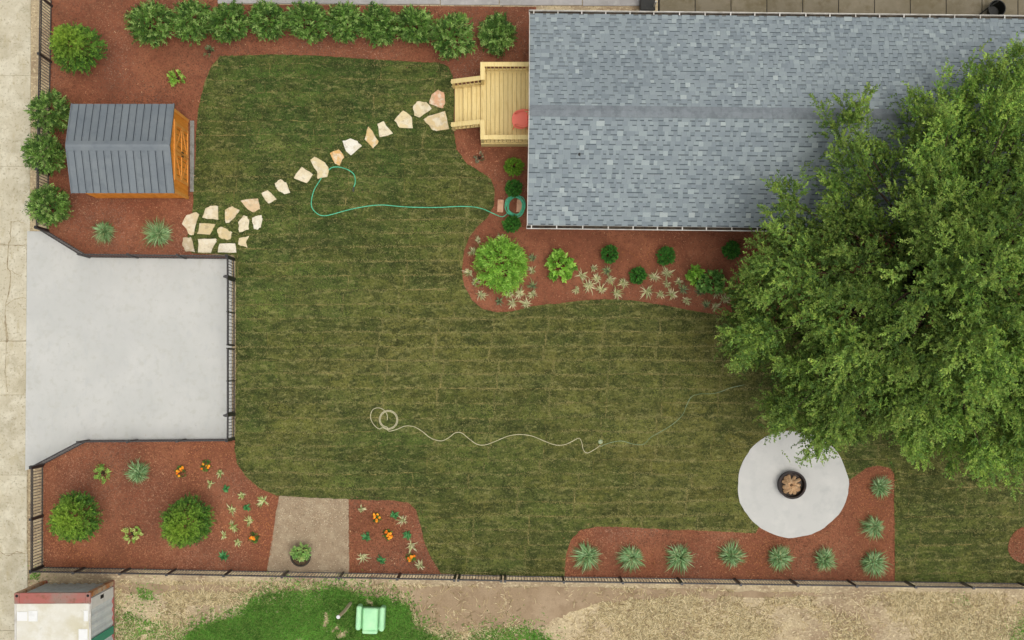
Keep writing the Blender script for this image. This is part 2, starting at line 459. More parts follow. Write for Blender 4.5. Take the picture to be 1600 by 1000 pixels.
def ribbon(name, pts, w, z, mat, parent):
    pts = catmull([(*G(*p), z) for p in pts], 4)
    mb = MB()
    vs = []
    for i, p in enumerate(pts):
        d = (pts[min(i + 1, len(pts) - 1)] - pts[max(i - 1, 0)]).normalized()
        n = Vector((-d.y, d.x, 0)) * (w * random.uniform(0.35, 1.1) / 2)
        j = Vector((random.uniform(-1, 1), random.uniform(-1, 1), 0)) * 0.012
        vs += [p + n + j, p - n + j]
    fs = [(2 * i, 2 * i + 1, 2 * i + 3, 2 * i + 2) for i in range(len(pts) - 1)]
    mb.add(vs, fs)
    return mb.build(name, mat, parent)
def cz(pl): return [(x / 4.35, 330 + y / 4.35) for x, y in pl]
for w, pl in ((0.05, [(80, 70), (72, 150), (75, 190), (60, 230), (55, 300), (55, 380), (70, 410), (75, 450), (60, 560), (45, 620), (38, 700), (45, 790), (55, 860), (50, 890)]),
              (0.03, [(70, 400), (110, 425), (140, 440), (152, 428)]), (0.03, [(0, 222), (90, 232), (160, 235), (182, 262)]),
              (0.03, [(45, 640), (90, 605), (140, 592), (182, 590)]), (0.03, [(0, 887), (50, 884), (182, 878)]), (0.025, [(80, 75), (130, 70), (187, 92)])):
    ribbon('crack', cz(pl), w * 0.75, 0.030, M['crack'], al)
ribbon('crack', [(8, 500), (11, 530), (9, 580), (12, 612)], 0.03, 0.030, M['crack'], al)
ribbon('crack', [(0, 862), (14, 868), (26, 862), (40, 865)], 0.03, 0.030, M['crack'], al)

# bare trodden soil along the lower fence
M['baresoil'] = material('bare_soil', C(156, 134, 106), 0.95, [(C(172, 150, 122), 0.8, 0.45, 0.6, 0.7), (C(136, 114, 88), 2.2, 0.5, 0.64, 0.6), (C(188, 168, 138), 18, 0.6, 0.7, 0.5)], 0.5, 40, detail=6, gain=1.04)
bs = [(180, 912), (330, 914), (520, 918), (640, 918), (800, 917), (1000, 920), (1200, 924), (1330, 928), (1200, 934), (1040, 932), (930, 944), (880, 962), (850, 978), (800, 978), (740, 984), (690, 990), (655, 975), (645, 948), (600, 934), (520, 926), (400, 926), (300, 924), (190, 928)]
bs2 = []
for i in range(len(bs)):
    p, q = bs[i], bs[(i + 1) % len(bs)]
    for t in np.linspace(0, 1, 9)[:-1]:
        bs2.append(G(p[0] + (q[0] - p[0]) * t + random.uniform(-4, 4), p[1] + (q[1] - p[1]) * t + random.uniform(-2.5, 2.5)))
tag(MB().prism(bs2, -0.02, 0.005).build('bare_soil', M['baresoil']), 'bare trodden brown soil along the lower fence', kind='structure')

# parking pad
pad = [(43, 361), (74, 362), (141, 402.5), (362.5, 405), (362.5, 685.5), (140, 687.5), (69, 725), (40, 735)]
tag(MB().prism([G(*p) for p in pad], -0.05, 0.05).build('parking_pad', M['pad'], bevel=0.008), 'smooth light grey concrete parking pad inside the gate', kind='structure')

# beds: sheets that run a little way under the lawn, which lies on top of them
def bed(name, poly, z, label):
    o = MB().prism([G(*p) for p in poly], -0.02, z).build(name, M['mulch'])
    tag(o, label, kind='structure')
    return o
bedNW = [(82, -80), (340, -80), (340, 7), (838, 11), (838, 112), (700, 140), (690, 116), (350, 106), (330, 150), (320, 300), (320, 396), (364, 403), (141, 401), (76, 362)]
bedH = [(838, 100), (838, 330), (1700, 338), (1700, 530), (1300, 525), (1135, 508), (1000, 488), (900, 488), (830, 494), (770, 502), (735, 490), (710, 450), (708, 400), (720, 362), (755, 330), (758, 300), (720, 275), (695, 245), (695, 190), (700, 110)]
bedSW = [(68, 726), (140, 688.5), (366, 686.5), (374, 700), (384, 738), (412, 760), (440, 768), (431, 800), (426, 850), (418, 893), (68, 886)]
bedSM = [(545, 770), (668, 770), (680, 840), (704, 897), (545, 895)]
bedSE = [(881, 901), (874, 860), (880, 826), (900, 812), (1180, 815), (1240, 760), (1340, 715), (1398, 718), (1398, 908.5)]
bed('mulch_bed', bedNW, 0.026, 'red-brown mulch bed behind the shed and the long hedge')
bed('mulch_bed', bedH, 0.031, 'curving red-brown mulch bed wrapped round the grey-roofed house')
bed('mulch_bed', bedSW, 0.026, 'red-brown mulch bed below the parking pad')
bed('mulch_bed', bedSM, 0.026, 'small red-brown flower bed right of the gravel patch')
bed('mulch_bed', bedSE, 0.026, 'red-brown mulch bed hooking round the fire pit patio')
bedE = [(1604 + 30 * math.cos(a) * (1 + 0.05 * math.sin(3 * a)), 852 + 29 * math.sin(a)) for a in np.linspace(0, 2 * math.pi, 24, endpoint=False)]
bed('mulch_bed', bedE, 0.072, 'round mulch patch cut into the lawn at the right edge')

grav = [(437, 771), (545, 771), (546, 894.5), (417, 892)]
tag(MB().prism([G(*p) for p in grav], -0.02, 0.030).build('gravel_patch', M['gravel']), 'bare tan gravel patch between two flower beds', kind='structure')

# lawn outline
lawn_px = [(345, 88), (420, 86), (500, 88.5), (560, 92), (650, 97), (686, 100), (700, 108), (706, 122), (708, 150), (708, 205), (712, 233), (728, 256), (752, 270), (767, 280),
           (773, 297), (772, 320), (762, 339), (746, 354), (733, 371), (725, 392), (722, 420), (724, 448), (735, 470), (754, 483), (776, 488), (802, 487), (836, 480), (870, 475), (905, 470),
           (945, 468), (990, 470.5), (1040, 478), (1090, 487), (1135, 494), (1200, 505), (1300, 511), (1500, 515), (1720, 516), (1720, 911.5), (1600, 911), (1398, 908),
           (1397, 740), (1390, 731), (1370, 727), (1350, 732), (1335, 744), (1318, 757), (1238, 770), (1190, 815), (1180, 833), (1100, 829), (1000, 824), (930, 821), (906, 826), (891, 843), (884, 868), (882, 900.5),
           (800, 899), (712, 897), (690, 896), (676, 874), (664, 848), (657, 818), (650, 795), (638, 785), (608, 780), (545, 778), (470, 776), (432, 774), (406, 763), (385, 745), (371, 724), (367, 700), (368, 688),
           (369, 560), (369, 404), (366, 398), (300, 396), (293, 378), (300, 345), (304, 318), (303, 285), (306, 248), (308, 205), (312, 165), (320, 130), (330, 105)]
lawn = [G(*p) for p in lawn_px]
lawn_o = MB().prism(lawn, 0.0, 0.040).build('lawn', M['soil'])
tag(lawn_o, 'freshly laid sod lawn with straw coloured seams', kind='structure')

# sod strips, 18 inches by 6 feet, clipped to the lawn's outline
def clip_rect(poly, x0, x1, y0, y1):
    def clip(pts, f, cut):
        out = []
        for i in range(len(pts)):
            p, q = pts[i - 1], pts[i]
            fp, fq = f(p), f(q)
            if fq >= 0:
                if fp < 0: out.append(cut(p, q, fp, fq))
                out.append(q)
            elif fp >= 0:
                out.append(cut(p, q, fp, fq))
        return out
    cut = lambda p, q, a, b: (p[0] + (q[0] - p[0]) * a / (a - b), p[1] + (q[1] - p[1]) * a / (a - b))
    for f in (lambda p: p[0] - x0, lambda p: x1 - p[0], lambda p: p[1] - y0, lambda p: y1 - p[1]):
        if not poly: return poly
        poly = clip(poly, f, cut)
    return poly

def lawn_tone(x, y):
    """grass colour of the place: greener by the shed, more olive and dry to the lower right"""
    q = np.array([[x, y]])
    px, py = 800 + x / S, 500 - y / S
    dry = 0.5 * min(max((px - 380) / 700, 0), 1) + 0.5 * min(max((py - 150) / 420, 0), 1)
    if px > 1250: dry *= 0.6
    dry = min(max(dry + 0.5 * (vnoise(q, 0.33, 3)[0] - 0.5), 0), 1)
    a, b = C(68, 88, 36), C(102, 102, 50)
    return tuple(a[i] * (1 - dry) + b[i] * dry for i in range(3))

ROW, LEN = 0.462, 1.83
SX0 = W(250, 0).x
SY0 = W(0, 80).y
pieces = []
row_off = []
r = 0
y = SY0
while y > W(0, 920).y:
    y1 = y; y0 = y - ROW
    off = (-0.075 * r + random.uniform(-0.07, 0.07)) % LEN - LEN - (0.5 if r % 11 > 7 else 0)
    x = SX0 + off
    row_off.append(off)
    while x < W(1725, 0).x:
        L = LEN
        g1, g2, g3, g4 = (random.choice((0.0, 0.004, 0.01, 0.018, 0.026)) for _ in range(4))
        g = [v * 0.75 for v in (g1, g2, g3, g4)]
        pl = clip_rect(lawn, x + g[0], x + L - g[1], y0 + g[2], y1 - g[3])
        cx, cy = x + L / 2, (y0 + y1) / 2
        if len(pl) >= 3:
            ar = abs(sum(pl[i][0] * pl[(i + 1) % len(pl)][1] - pl[(i + 1) % len(pl)][0] * pl[i][1] for i in range(len(pl)))) / 2
            if ar > 0.02: pieces.append((pl, cx, cy, ar, r))
        x += L
    y -= ROW; r += 1
def hidden(cx, cy):
    px, py = 800 + cx / S, 500 - cy / S
    return px > 1590 or (px > 1170 and py < 640) or (px > 1290 and py < 700)
def warp(p):
    return np.column_stack([0.11 * (vnoise(p, 0.9, 51) - 0.5), 0.13 * (vnoise(p, 0.7, 52) - 0.5)])
def rough(pl):
    out = []
    for i in range(len(pl)):
        p, q = pl[i], pl[(i + 1) % len(pl)]
        d = math.hypot(q[0] - p[0], q[1] - p[1])
        k = max(1, int(d / 0.10))
        if d < 1e-6: continue
        nx, ny = -(q[1] - p[1]) / d, (q[0] - p[0]) / d
        for m in range(k):
            t = m / k
            o = random.uniform(-0.016, 0.013) if m else 0.0
            out.append((p[0] + (q[0] - p[0]) * t + nx * o, p[1] + (q[1] - p[1]) * t + ny * o))
    w = warp(np.array(out))
    return [(a[0] + b[0], a[1] + b[1]) for a, b in zip(out, w)]
pieces.sort(key=lambda t: (hidden(t[1], t[2]), -t[3]))
rest = MB()
tone_of = []
for i, (pl, cx, cy, ar, rr) in enumerate(pieces):
    t = lawn_tone(cx, cy)
    k = random.uniform(0.74, 1.22)
    t = (t[0] * k * random.uniform(0.93, 1.08), t[1] * k, t[2] * k * random.uniform(0.9, 1.1))
    tone_of.append((cx, cy, t))
    z = 0.055 + random.uniform(-0.004, 0.004)
    if i < 300:
        mb = MB()
        mb.prism([(p[0] - cx, p[1] - cy) for p in rough(pl)], -0.014 , z - 0.04, t)
        mb.build('sod_strip', M['sod'], lawn_o, loc=(cx, cy, 0.04))
    else:
        rest.prism(rough(pl), 0.03, z, t)
o = rest.build('sod_remainder', M['sod'], lawn_o); o['kind'] = 'stuff'

# patio (the fire pit's pad)
pat = []
for a in np.linspace(0, 2 * math.pi, 72, endpoint=False):
    rr = 86.5 * (1 + 0.006 * math.sin(3 * a + 1) + 0.006 * math.sin(5 * a) + 0.006 * math.sin(11 * a + 2) + random.uniform(-0.006, 0.006))
    pat.append(G(1238 + rr * math.cos(a), 756 + rr * math.sin(a) * 0.965))
tag(MB().prism(pat, -0.02, 0.085).build('patio', M['patio'], bevel=0.006), 'round pale concrete patio under the fire pit', kind='structure')

# neighbour's paving along the top edge
np1 = MB().box(W(338, 0).x, W(1022, 0).x, W(0, 5).y, W(0, -90).y, -0.05, 0.012).build('neighbour_walk', M['crack'])
tag(np1, 'strip of pale grey concrete behind the hedge', kind='structure')
xs = [340, 352 + 50, 545, 688, 780, 910, 1020]
for a, b in zip(xs[:-1], xs[1:]):
    MB().box(W(a, 0).x + 0.012, W(b, 0).x - 0.012, W(0, 6 + (a - 340) / 160).y, W(0, -88).y, 0.0, 0.05).build('concrete_slab', M['npave2'], np1, bevel=0.01)
np2 = MB().box(W(1028, 0).x, W(1720, 0).x, W(0, 60).y, W(0, -90).y, -0.05, 0.006).build('neighbour_driveway', M['hole'])
tag(np2, 'brownish concrete paving behind the house at the top right', kind='structure')
x = 1030
while x < 1700:
    MB().box(W(x, 0).x + 0.012, W(x + 56, 0).x - 0.012, W(0, 58).y, W(0, -88).y, 0.0, 0.03).build('concrete_slab', M['npave'], np2, bevel=0.008)
    x += 56

# ------------------------------------------------------------------ flagstone path
path = empty('flagstone_path', W(480, 270))
tag(path, 'path of cream flagstones from the deck steps to the pad', kind='structure')
def za(pl): return [(400 + x / 5, 130 + y / 5) for x, y in pl]
def zb(pl): return [(270 + x / 10, 310 + y / 10) for x, y in pl]
cream = [C(226, 210, 172), C(232, 222, 194), C(218, 198, 156), C(222, 200, 160), C(236, 226, 200)]
stones = [
    (za([(1375, 90), (1420, 55), (1470, 75), (1478, 150), (1462, 198), (1355, 165)]), C(222, 172, 134), 'pinkish flagstone nearest the deck steps'),
    (za([(1255, 145), (1330, 150), (1375, 205), (1280, 270), (1240, 255), (1225, 190)]), C(226, 208, 166), None),
    (za([(1312, 285), (1345, 260), (1475, 222), (1512, 360), (1410, 378), (1370, 360)]), C(220, 196, 148), None),
    (za([(1150, 215), (1220, 270), (1228, 352), (1120, 352), (1083, 295)]), C(228, 210, 164), None),
    (za([(950, 320), (1000, 300), (1070, 395), (970, 428)]), C(232, 220, 186), None),
    (za([(880, 340), (962, 458), (915, 512), (850, 440)]), C(222, 188, 126), None),
    (za([(680, 455), (740, 437), (795, 455), (828, 495), (742, 568), (705, 535)]), C(238, 234, 218), 'whitest flagstone of the path'),
    (za([(580, 550), (650, 517), (690, 580), (655, 648), (620, 630)]), C(226, 176, 104), 'orange flagstone of the path'),
    (za([(425, 605), (458, 575), (540, 620), (572, 680), (560, 735), (485, 752), (480, 690)]), C(224, 206, 160), 'flagstone with the green hose running under it'),
    (za([(360, 655), (447, 715), (400, 782), (296, 745)]), C(234, 220, 186), None),
    (za([(150, 785), (195, 752), (240, 780), (270, 860), (225, 872), (165, 830)]), C(230, 218, 184), None),
    (za([(42, 860), (95, 835), (168, 908), (100, 945)]), C(226, 212, 176), None),
    (zb([(1065, 40), (1345, 0), (1370, 165), (1250, 225), (1180, 180)]), C(220, 192, 152), None),
    (zb([(820, 180), (940, 120), (1050, 185), (980, 290), (880, 395), (830, 375)]), C(222, 198, 150), None),
    (zb([(520, 160), (600, 120), (715, 125), (715, 340), (465, 305)]), C(228, 214, 178), None),
    (zb([(150, 400), (220, 270), (375, 215), (420, 260), (330, 575), (275, 570), (220, 480)]), C(222, 202, 162), None),
    (zb([(430, 395), (670, 405), (590, 575), (390, 560)]), C(218, 198, 150), None),
    (zb([(700, 490), (760, 440), (890, 510), (930, 530), (910, 640), (850, 655), (730, 610)]), C(220, 200, 152), None),
    (zb([(1025, 380), (1110, 270), (1175, 285), (1200, 360), (1195, 490), (1050, 530)]), C(234, 222, 190), None),
    (zb([(1245, 305), (1390, 262), (1405, 320), (1380, 460), (1320, 495), (1270, 480)]), C(236, 230, 208), None),
    (zb([(1040, 620), (1205, 590), (1150, 690), (1175, 775), (1035, 730)]), C(226, 208, 166), None),
    (zb([(405, 635), (680, 635), (690, 680), (600, 850), (405, 850)]), C(236, 224, 194), None),
    (zb([(735, 710), (980, 705), (1000, 845), (715, 845)]), C(238, 230, 206), None),
    (zb([(165, 620), (295, 610), (360, 840), (210, 835), (160, 740)]), C(196, 178, 146), 'greyish flagstone at the corner of the fence')]
stone_polys = []
for pl, c, lab in stones:
    ctr = (sum(p[0] for p in pl) / len(pl), sum(p[1] for p in pl) / len(pl))
    fine = []
    n = len(pl)
    for i in range(n):                                   # chipped edges: extra, slightly displaced points
        p, q = pl[i], pl[(i + 1) % n]
        fine.append((p[0] + random.uniform(-0.5, 0.5), p[1] + random.uniform(-0.5, 0.5)))
        for t in (0.33, 0.67):
            fine.append((p[0] + (q[0] - p[0]) * t + random.uniform(-0.9, 0.9), p[1] + (q[1] - p[1]) * t + random.uniform(-0.9, 0.9)))
    cw = W(*ctr)
    stone_polys.append([G(*p) for p in fine])
    loc = Vector((cw.x, cw.y, 0)) - path.location
    o = MB().prism([(G(*p)[0] - cw.x, G(*p)[1] - cw.y) for p in fine], 0.03, 0.088 + random.uniform(-0.004, 0.006), c).build('flagstone', M['stone'], path, loc=loc, bevel=0.009)
    if lab: o['label'] = lab

# ------------------------------------------------------------------ house
EZ, RZ = 2.80, 4.23
pN = W(828, 15.5, EZ); pS = W(824.6, 357, EZ)
hc = (pN + pS) / 2
HV = (pN - pS).length / 2
HR = -0.0110
house = empty('house', (hc.x, hc.y, 0), HR)
tag(house, 'long low house with grey-blue shingle gable roof and white gutters', 'house')
HL = 17.6
GW = 0.125                                    # gutter width
RV = HV - GW + 0.01                           # half width of the roof itself
pit = math.atan2(RZ - EZ, RV)
slope = math.hypot(RZ - EZ, RV)
wv, wx = RV - 0.40, 0.26
mb = MB()
mb.add([(wx, -wv, 0), (HL - wx, -wv, 0), (HL - wx, wv, 0), (wx, wv, 0), (wx, -wv, EZ + 0.05), (HL - wx, -wv, EZ + 0.05), (HL - wx, wv, EZ + 0.05), (wx, wv, EZ + 0.05), (wx, 0, RZ - 0.16), (HL - wx, 0, RZ - 0.16)],
       [(0, 1, 5, 4), (2, 3, 7, 6), (1, 2, 6, 9, 5), (3, 0, 4, 8, 7), (4, 5, 9, 8), (6, 7, 8, 9)])
mb.build('wall', M['siding'], house)
d = MB().box(wx - 0.03, wx - 0.001, -0.10, 0.80, 0.62, 2.65).build('door', M['white'], house)
MB().box(wx - 0.05, wx - 0.031, 0.05, 0.65, 1.55, 2.45).build('pane', M['glass'], d)
MB().box(wx - 0.075, wx - 0.031, -0.04, 0.0, 1.5, 1.62).build('handle', M['grey'], d)
for yy in (-2.0, 1.7):
    wi = MB().box(wx - 0.05, wx - 0.001, yy - 0.5, yy + 0.5, 1.2, 2.4).build('window', M['white'], house)
    MB().box(wx - 0.06, wx - 0.051, yy - 0.42, yy + 0.42, 1.28, 2.32).build('pane', M['glass'], wi)
for xx in (2.5, 6.0, 9.5, 13.0):
    wi = MB().box(xx - 0.5, xx + 0.5, -wv - 0.05, -wv - 0.001, 1.0, 2.2).build('window', M['white'], house)
    MB().box(xx - 0.42, xx + 0.42, -wv - 0.06, -wv - 0.051, 1.08, 2.12).build('pane', M['glass'], wi)
# roof boarding
roof = MB()
th = 0.10
for sgn in (-1, 1):
    roof.add([(0, sgn * RV, EZ), (HL, sgn * RV, EZ), (HL, 0, RZ), (0, 0, RZ), (0, sgn * RV, EZ - th), (HL, sgn * RV, EZ - th), (HL, 0, RZ - th), (0, 0, RZ - th)],
             [(0, 1, 2, 3), (7, 6, 5, 4), (0, 4, 5, 1), (1, 5, 6, 2), (3, 7, 4, 0)])
roof_o = roof.build('roof', M['roofdeck'], house)
for sgn in (-1, 1):
    MB().bar((-0.012, sgn * (RV - 0.0), EZ - 0.02), (-0.012, 0, RZ - 0.02), 0.024, 0.16).build('rake_board', M['white'], roof_o)
# shingles
NC = 24
EXP = slope / NC
WID = [0.09, 0.12, 0.15, 0.19, 0.25]
TONES = [C(122, 132, 136), C(129, 139, 143), C(134, 144, 147), C(138, 148, 150), C(142, 152, 154), C(147, 157, 158), C(157, 167, 167), C(168, 177, 175)]
TW = [0.11, 0.17, 0.22, 0.21, 0.16, 0.08, 0.04, 0.01]
def tab_geo(w, short):
    y0 = 0.046 if short else 0.0
    y1 = EXP + 0.01
    a, b = 0.020, 0.008
    if short: a = 0.016
    vs = np.array([(0, y0, 0), (w, y0, 0), (w, y1, 0), (0, y1, 0), (0, y0, a), (w, y0, a), (w, y1, b), (0, y1, b)], dtype=np.float32)
    fs = [(4, 5, 6, 7), (0, 1, 5, 4), (1, 2, 6, 5), (3, 0, 4, 7)]
    return vs, fs
tabm = {}
def tab_mesh(wi, short, ti):
    k = (wi, short, ti)
    if k not in tabm:
        vs, fs = tab_geo(WID[wi] - 0.004, short)
        me = bpy.data.meshes.new('shingle'); me.from_pydata(vs.tolist(), [], fs); set_col(me, np.array([TONES[ti]] * 8)); me.materials.append(M['shingle'])
        tabm[k] = me
    return tabm[k]
rs = random.Random(11)
placed = []
for side in (0, 1):
    for j in range(NC):
        u = 0.0
        short = rs.random() < 0.5
        while u < HL:
            wi = rs.choice((0, 1, 2, 2, 3, 3, 4)) if not short else rs.choice((0, 1, 1, 2, 2, 3))
            w = WID[wi]
            if u + w > HL: break
            if u >= 0:
                ti = rs.choices(range(8), TW)[0]
                if short: ti = max(0, ti - rs.choice((0, 1, 1)))
                placed.append((side, j, u, wi, short, ti))
            u += w
            short = (not short) if rs.random() < 0.84 else short
placed.sort(key=lambda t: (t[0] != 0, t[2] > 8.2, -t[1], t[2]))
VS, FS, CS = [], [], []
Ms = Matrix.Rotation(pit, 3, 'X')
Mn = Matrix.Rotation(math.pi, 3, 'Z') @ Ms
for i, (side, j, u, wi, short, ti) in enumerate(placed):
    s0 = j * EXP
    if side == 0:
        loc = Vector((u, -RV + s0 * math.cos(pit), EZ + s0 * math.sin(pit) + 0.002)); mm = Ms
    else:
        loc = Vector((u + WID[wi], RV - s0 * math.cos(pit), EZ + s0 * math.sin(pit) + 0.002)); mm = Mn
    if i < 300:
        o = link('shingle', tab_mesh(wi, short, ti), roof_o, loc, mm.to_euler())
    else:
        vs, fs = tab_geo(WID[wi] - 0.004, short)
        vs = vs @ np.array(mm).T + np.array(loc)
        o0 = len(CS)
        VS.append(vs); CS += [TONES[ti]] * 8; FS += [tuple(k + o0 for k in f) for f in fs]
me = bpy.data.meshes.new('shingle_field'); me.from_pydata(np.concatenate(VS).tolist(), [], FS); set_col(me, np.array(CS)); me.materials.append(M['shingle'])
o = link('shingle_field', me, roof_o); o['kind'] = 'stuff'
# ridge caps
u = 0.02
prof = 0.17
while u < HL - 0.05:
    L = 0.30
    dz = prof * math.tan(pit)
    lift = 0.042
    m2 = MB()
    m2.add([(0, -prof, RZ - dz + lift), (L + 0.03, -prof, RZ - dz + lift - 0.012), (L + 0.03, 0, RZ + lift - 0.008), (0, 0, RZ + lift + 0.006), (0, prof, RZ - dz + lift), (L + 0.03, prof, RZ - dz + lift - 0.012),
            (0, -prof, RZ - dz + 0.002), (0, prof, RZ - dz + 0.002), (0, 0, RZ), (L + 0.03, -prof, RZ - dz), (L + 0.03, prof, RZ - dz)],
           [(0, 1, 2, 3), (3, 2, 5, 4), (6, 0, 3, 8), (8, 3, 4, 7), (6, 9, 1, 0), (4, 5, 10, 7)])
    m2.build('ridge_shingle', M['ridge'], roof_o, loc=(u, 0, 0))
    u += L
MB().tube([(1.52, -1.22, EZ + (RV - 1.22) * math.tan(pit) - 0.03), (1.52, -1.22, EZ + (RV - 1.22) * math.tan(pit) + 0.16)], 0.035, 12).build('vent_pipe', M['black'], roof_o)
# gutters
for sgn in (-1, 1):
    a, b = RV + 0.002, RV + GW
    pr = [(a, EZ - 0.02), (a, EZ - 0.10), (b - 0.03, EZ - 0.10), (b, EZ - 0.045), (b, EZ - 0.005), (b - 0.022, EZ - 0.005), (b - 0.022, EZ - 0.02), (b - 0.010, EZ - 0.045), (b - 0.036, EZ - 0.092), (a + 0.008, EZ - 0.092), (a + 0.008, EZ - 0.02)]
    m2 = MB()
    n = len(pr)
    vs = [(x, sgn * p[0], p[1]) for x in (-0.03, HL) for p in pr]
    fs = [(i, (i + 1) % n, n + (i + 1) % n, n + i) for i in range(n)]
    m2.add(vs, fs)
    m2.box(-0.034, -0.026, min(sgn * a, sgn * b), max(sgn * a, sgn * b), EZ - 0.10, EZ - 0.006)
    g = m2.build('gutter', M['white'], house)
    y0, y1 = sorted((sgn * (a + 0.009), sgn * (b - 0.035)))
    MB().box(-0.02, HL, y0, y1, EZ - 0.091, EZ - 0.062).build('debris_and_shade', M['gutterdirtshade'], g)  # dark strip: debris and the trough's painted shade in one
    u = 0.10
    while u < HL:
        y0, y1 = sorted((sgn * (a - 0.05 * (rs.random() < 0.3)), sgn * (b - 0.01)))
        MB().box(u, u + 0.035, y0, y1, EZ - 0.018, EZ - 0.003 + 0.003).build('gutter_hanger', M['white'], g)
        u += 0.77 + rs.uniform(-0.04, 0.04)
MB().tube([(0.10, -RV - 0.06, EZ - 0.1), (0.14, -wv - 0.1, EZ - 0.45), (0.30, -wv - 0.05, EZ - 0.5), (0.30, -wv - 0.05, 0.15)], 0.035, 8).build('downspout', M['white'], house)

# ------------------------------------------------------------------ deck with steps
DF = 0.60
deck = empty('deck', W(795, 172))
tag(deck, 'pale pine deck with railings and steps at the end of the house', 'deck')
def rel(p): return tuple(Vector(p) - deck.location)
dx0, dx1 = W(753, 0).x, W(833, 0).x
dyN, dyS = W(0, 114).y, W(0, 229).y
sN, sS = W(0, 137).y, W(0, 203).y
bw = 0.132
x = dx0 + 0.02
while x < dx1 - 0.05:
    MB().box(x - deck.location.x, x + bw - deck.location.x, dyS + 0.02 - deck.location.y, dyN - 0.02 - deck.location.y, DF - 0.03, DF + random.uniform(-0.003, 0.003)).build('floor_board', M['wood'], deck, bevel=0.004)
    x += bw + 0.008
def dbox(name, x0, x1, y0, y1, z0, z1, bev=0.004):
    l = deck.location
    return MB().box(x0 - l.x, x1 - l.x, y0 - l.y, y1 - l.y, z0, z1).build(name, M['wood'], deck, bevel=bev)
dbox('rim_joist', dx0 - 0.02, dx1, dyS - 0.02, dyS + 0.019, 0.32, DF - 0.005)
dbox('rim_joist', dx0 - 0.02, dx1, dyN - 0.019, dyN + 0.02, 0.32, DF - 0.005)
dbox('rim_joist', dx0 - 0.022, dx0 + 0.018, dyS + 0.021, dyN - 0.021, 0.32, DF - 0.005)
for yy in (dyS, dyN):
    dbox('skirt_board', dx0 - 0.02, dx1, yy - 0.012, yy + 0.012, 0.03, 0.318)
RT = 1.50
def rail(a, b, za, zb, ends=True):
    """guard rail between two plan points, tops at za and zb"""
    l = deck.location
    A = Vector((a[0] - l.x, a[1] - l.y, 0)); B = Vector((b[0] - l.x, b[1] - l.y, 0))
    up = Vector((0, 0, 1))
    MB().bar(A + up * (za - 0.019), B + up * (zb - 0.019), 0.145, 0.038).build('rail_cap', M['wood'], deck, bevel=0.004)
    MB().bar(A + up * (za - 0.085), B + up * (zb - 0.085), 0.04, 0.085).build('rail_top', M['wood'], deck)
    MB().bar(A + up * (za - 0.80), B + up * (zb - 0.80), 0.04, 0.085).build('rail_bottom', M['wood'], deck)
    n = max(2, int((B - A).length / 0.125))
    for i in range(n):
        t = (i + 0.5) / n
        p = A.lerp(B, t); zt = za + (zb - za) * t
        MB().bar(p + up * (zt - 0.78) + Vector((0.0, 0.0, 0)), p + up * (zt - 0.10), 0.035, 0.035).build('baluster', M['wood'], deck)
def post(x, y, z0, z1):
    l = deck.location
    MB().box(x - l.x - 0.045, x - l.x + 0.045, y - l.y - 0.045, y - l.y + 0.045, z0, z1).build('post', M['wood'], deck, bevel=0.005)
e = 0.07
rail((dx0 - 0.02, dyN - e + 0.02), (dx1 - 0.05, dyN - e + 0.02), RT, RT)
rail((dx0 - 0.02, dyS + e - 0.02), (dx1 - 0.05, dyS + e - 0.02), RT, RT)
rail((dx0 + e - 0.02, dyN - 0.11), (dx0 + e - 0.02, sN - 0.06), RT - 0.004, RT - 0.004)
rail((dx0 + e - 0.02, dyS + 0.11), (dx0 + e - 0.02, sS + 0.06), RT - 0.004, RT - 0.004)
xe = W(707, 0).x
for yy in (sN, sS):
    rail((xe, yy), (dx0 - 0.03, yy), 0.95, RT - 0.01)
    post(xe + 0.06, yy - 0.001, 0.03, 0.91)
    post(dx0 + 0.048, yy + 0.001, 0.03, RT - 0.045)
for yy in (dyN - e + 0.021, dyS + e - 0.021):
    post(dx0 + 0.049, yy, 0.03, RT - 0.046)
    post(dx1 - 0.16, yy, 0.03, RT - 0.045)
tr = (dx0 - 0.03 - xe - 0.08) / 3
for i in range(3):
    z1 = 0.15 * (i + 1)
    xa = xe + 0.08 + i * tr
    for k in range(2):
        dbox('tread', xa + k * tr / 2 + 0.003, xa + (k + 1) * tr / 2 - 0.003, sS + 0.05, sN - 0.05, z1 - 0.035, z1 + 0.002 * k)
    dbox('riser', xa + 0.012, xa + 0.03, sS + 0.055, sN - 0.055, z1 - 0.15 + 0.02, z1 - 0.037, 0.0)
for yy in (sS + 0.035, sN - 0.035):
    l = deck.location
    MB().bar((xe + 0.08 - l.x, yy - l.y, 0.10), (dx0 - 0.035 - l.x, yy - l.y, 0.50), 0.025, 0.18).build('stringer', M['wood'], deck)

# red plastic chair on the deck
pc = W(813, 187, 1.0)
chair = empty('plastic_chair', (pc.x, pc.y, DF))
tag(chair, 'small orange-red plastic chair standing on the pine deck', 'chair')
seat = MB()
sp = []
for a in np.linspace(0, 2 * math.pi, 28, endpoint=False):
    ca, sa = math.cos(a), math.sin(a)
    sp.append((0.27 * math.copysign(abs(ca) ** 0.85, ca), 0.30 * math.copysign(abs(sa) ** 0.85, sa)))
seat.prism(sp, 0.40, 0.43)
seat.build('seat', M['red'], chair, bevel=0.01)
for sx in (-1, 1):
    for sy in (-1, 1):
        MB().tube([(sx * 0.19, sy * 0.20, 0.40), (sx * 0.23, sy * 0.24, 0.0)], [0.022, 0.016], 8).build('leg', M['red'], chair)
for i in range(5):
    yy = (i - 2) * 0.105
    MB().bar((0.235, yy, 0.42), (0.33, yy * 1.1, 0.86 - 0.02 * abs(i - 2)), 0.075, 0.02).build('back_slat', M['red'], chair, bevel=0.006)
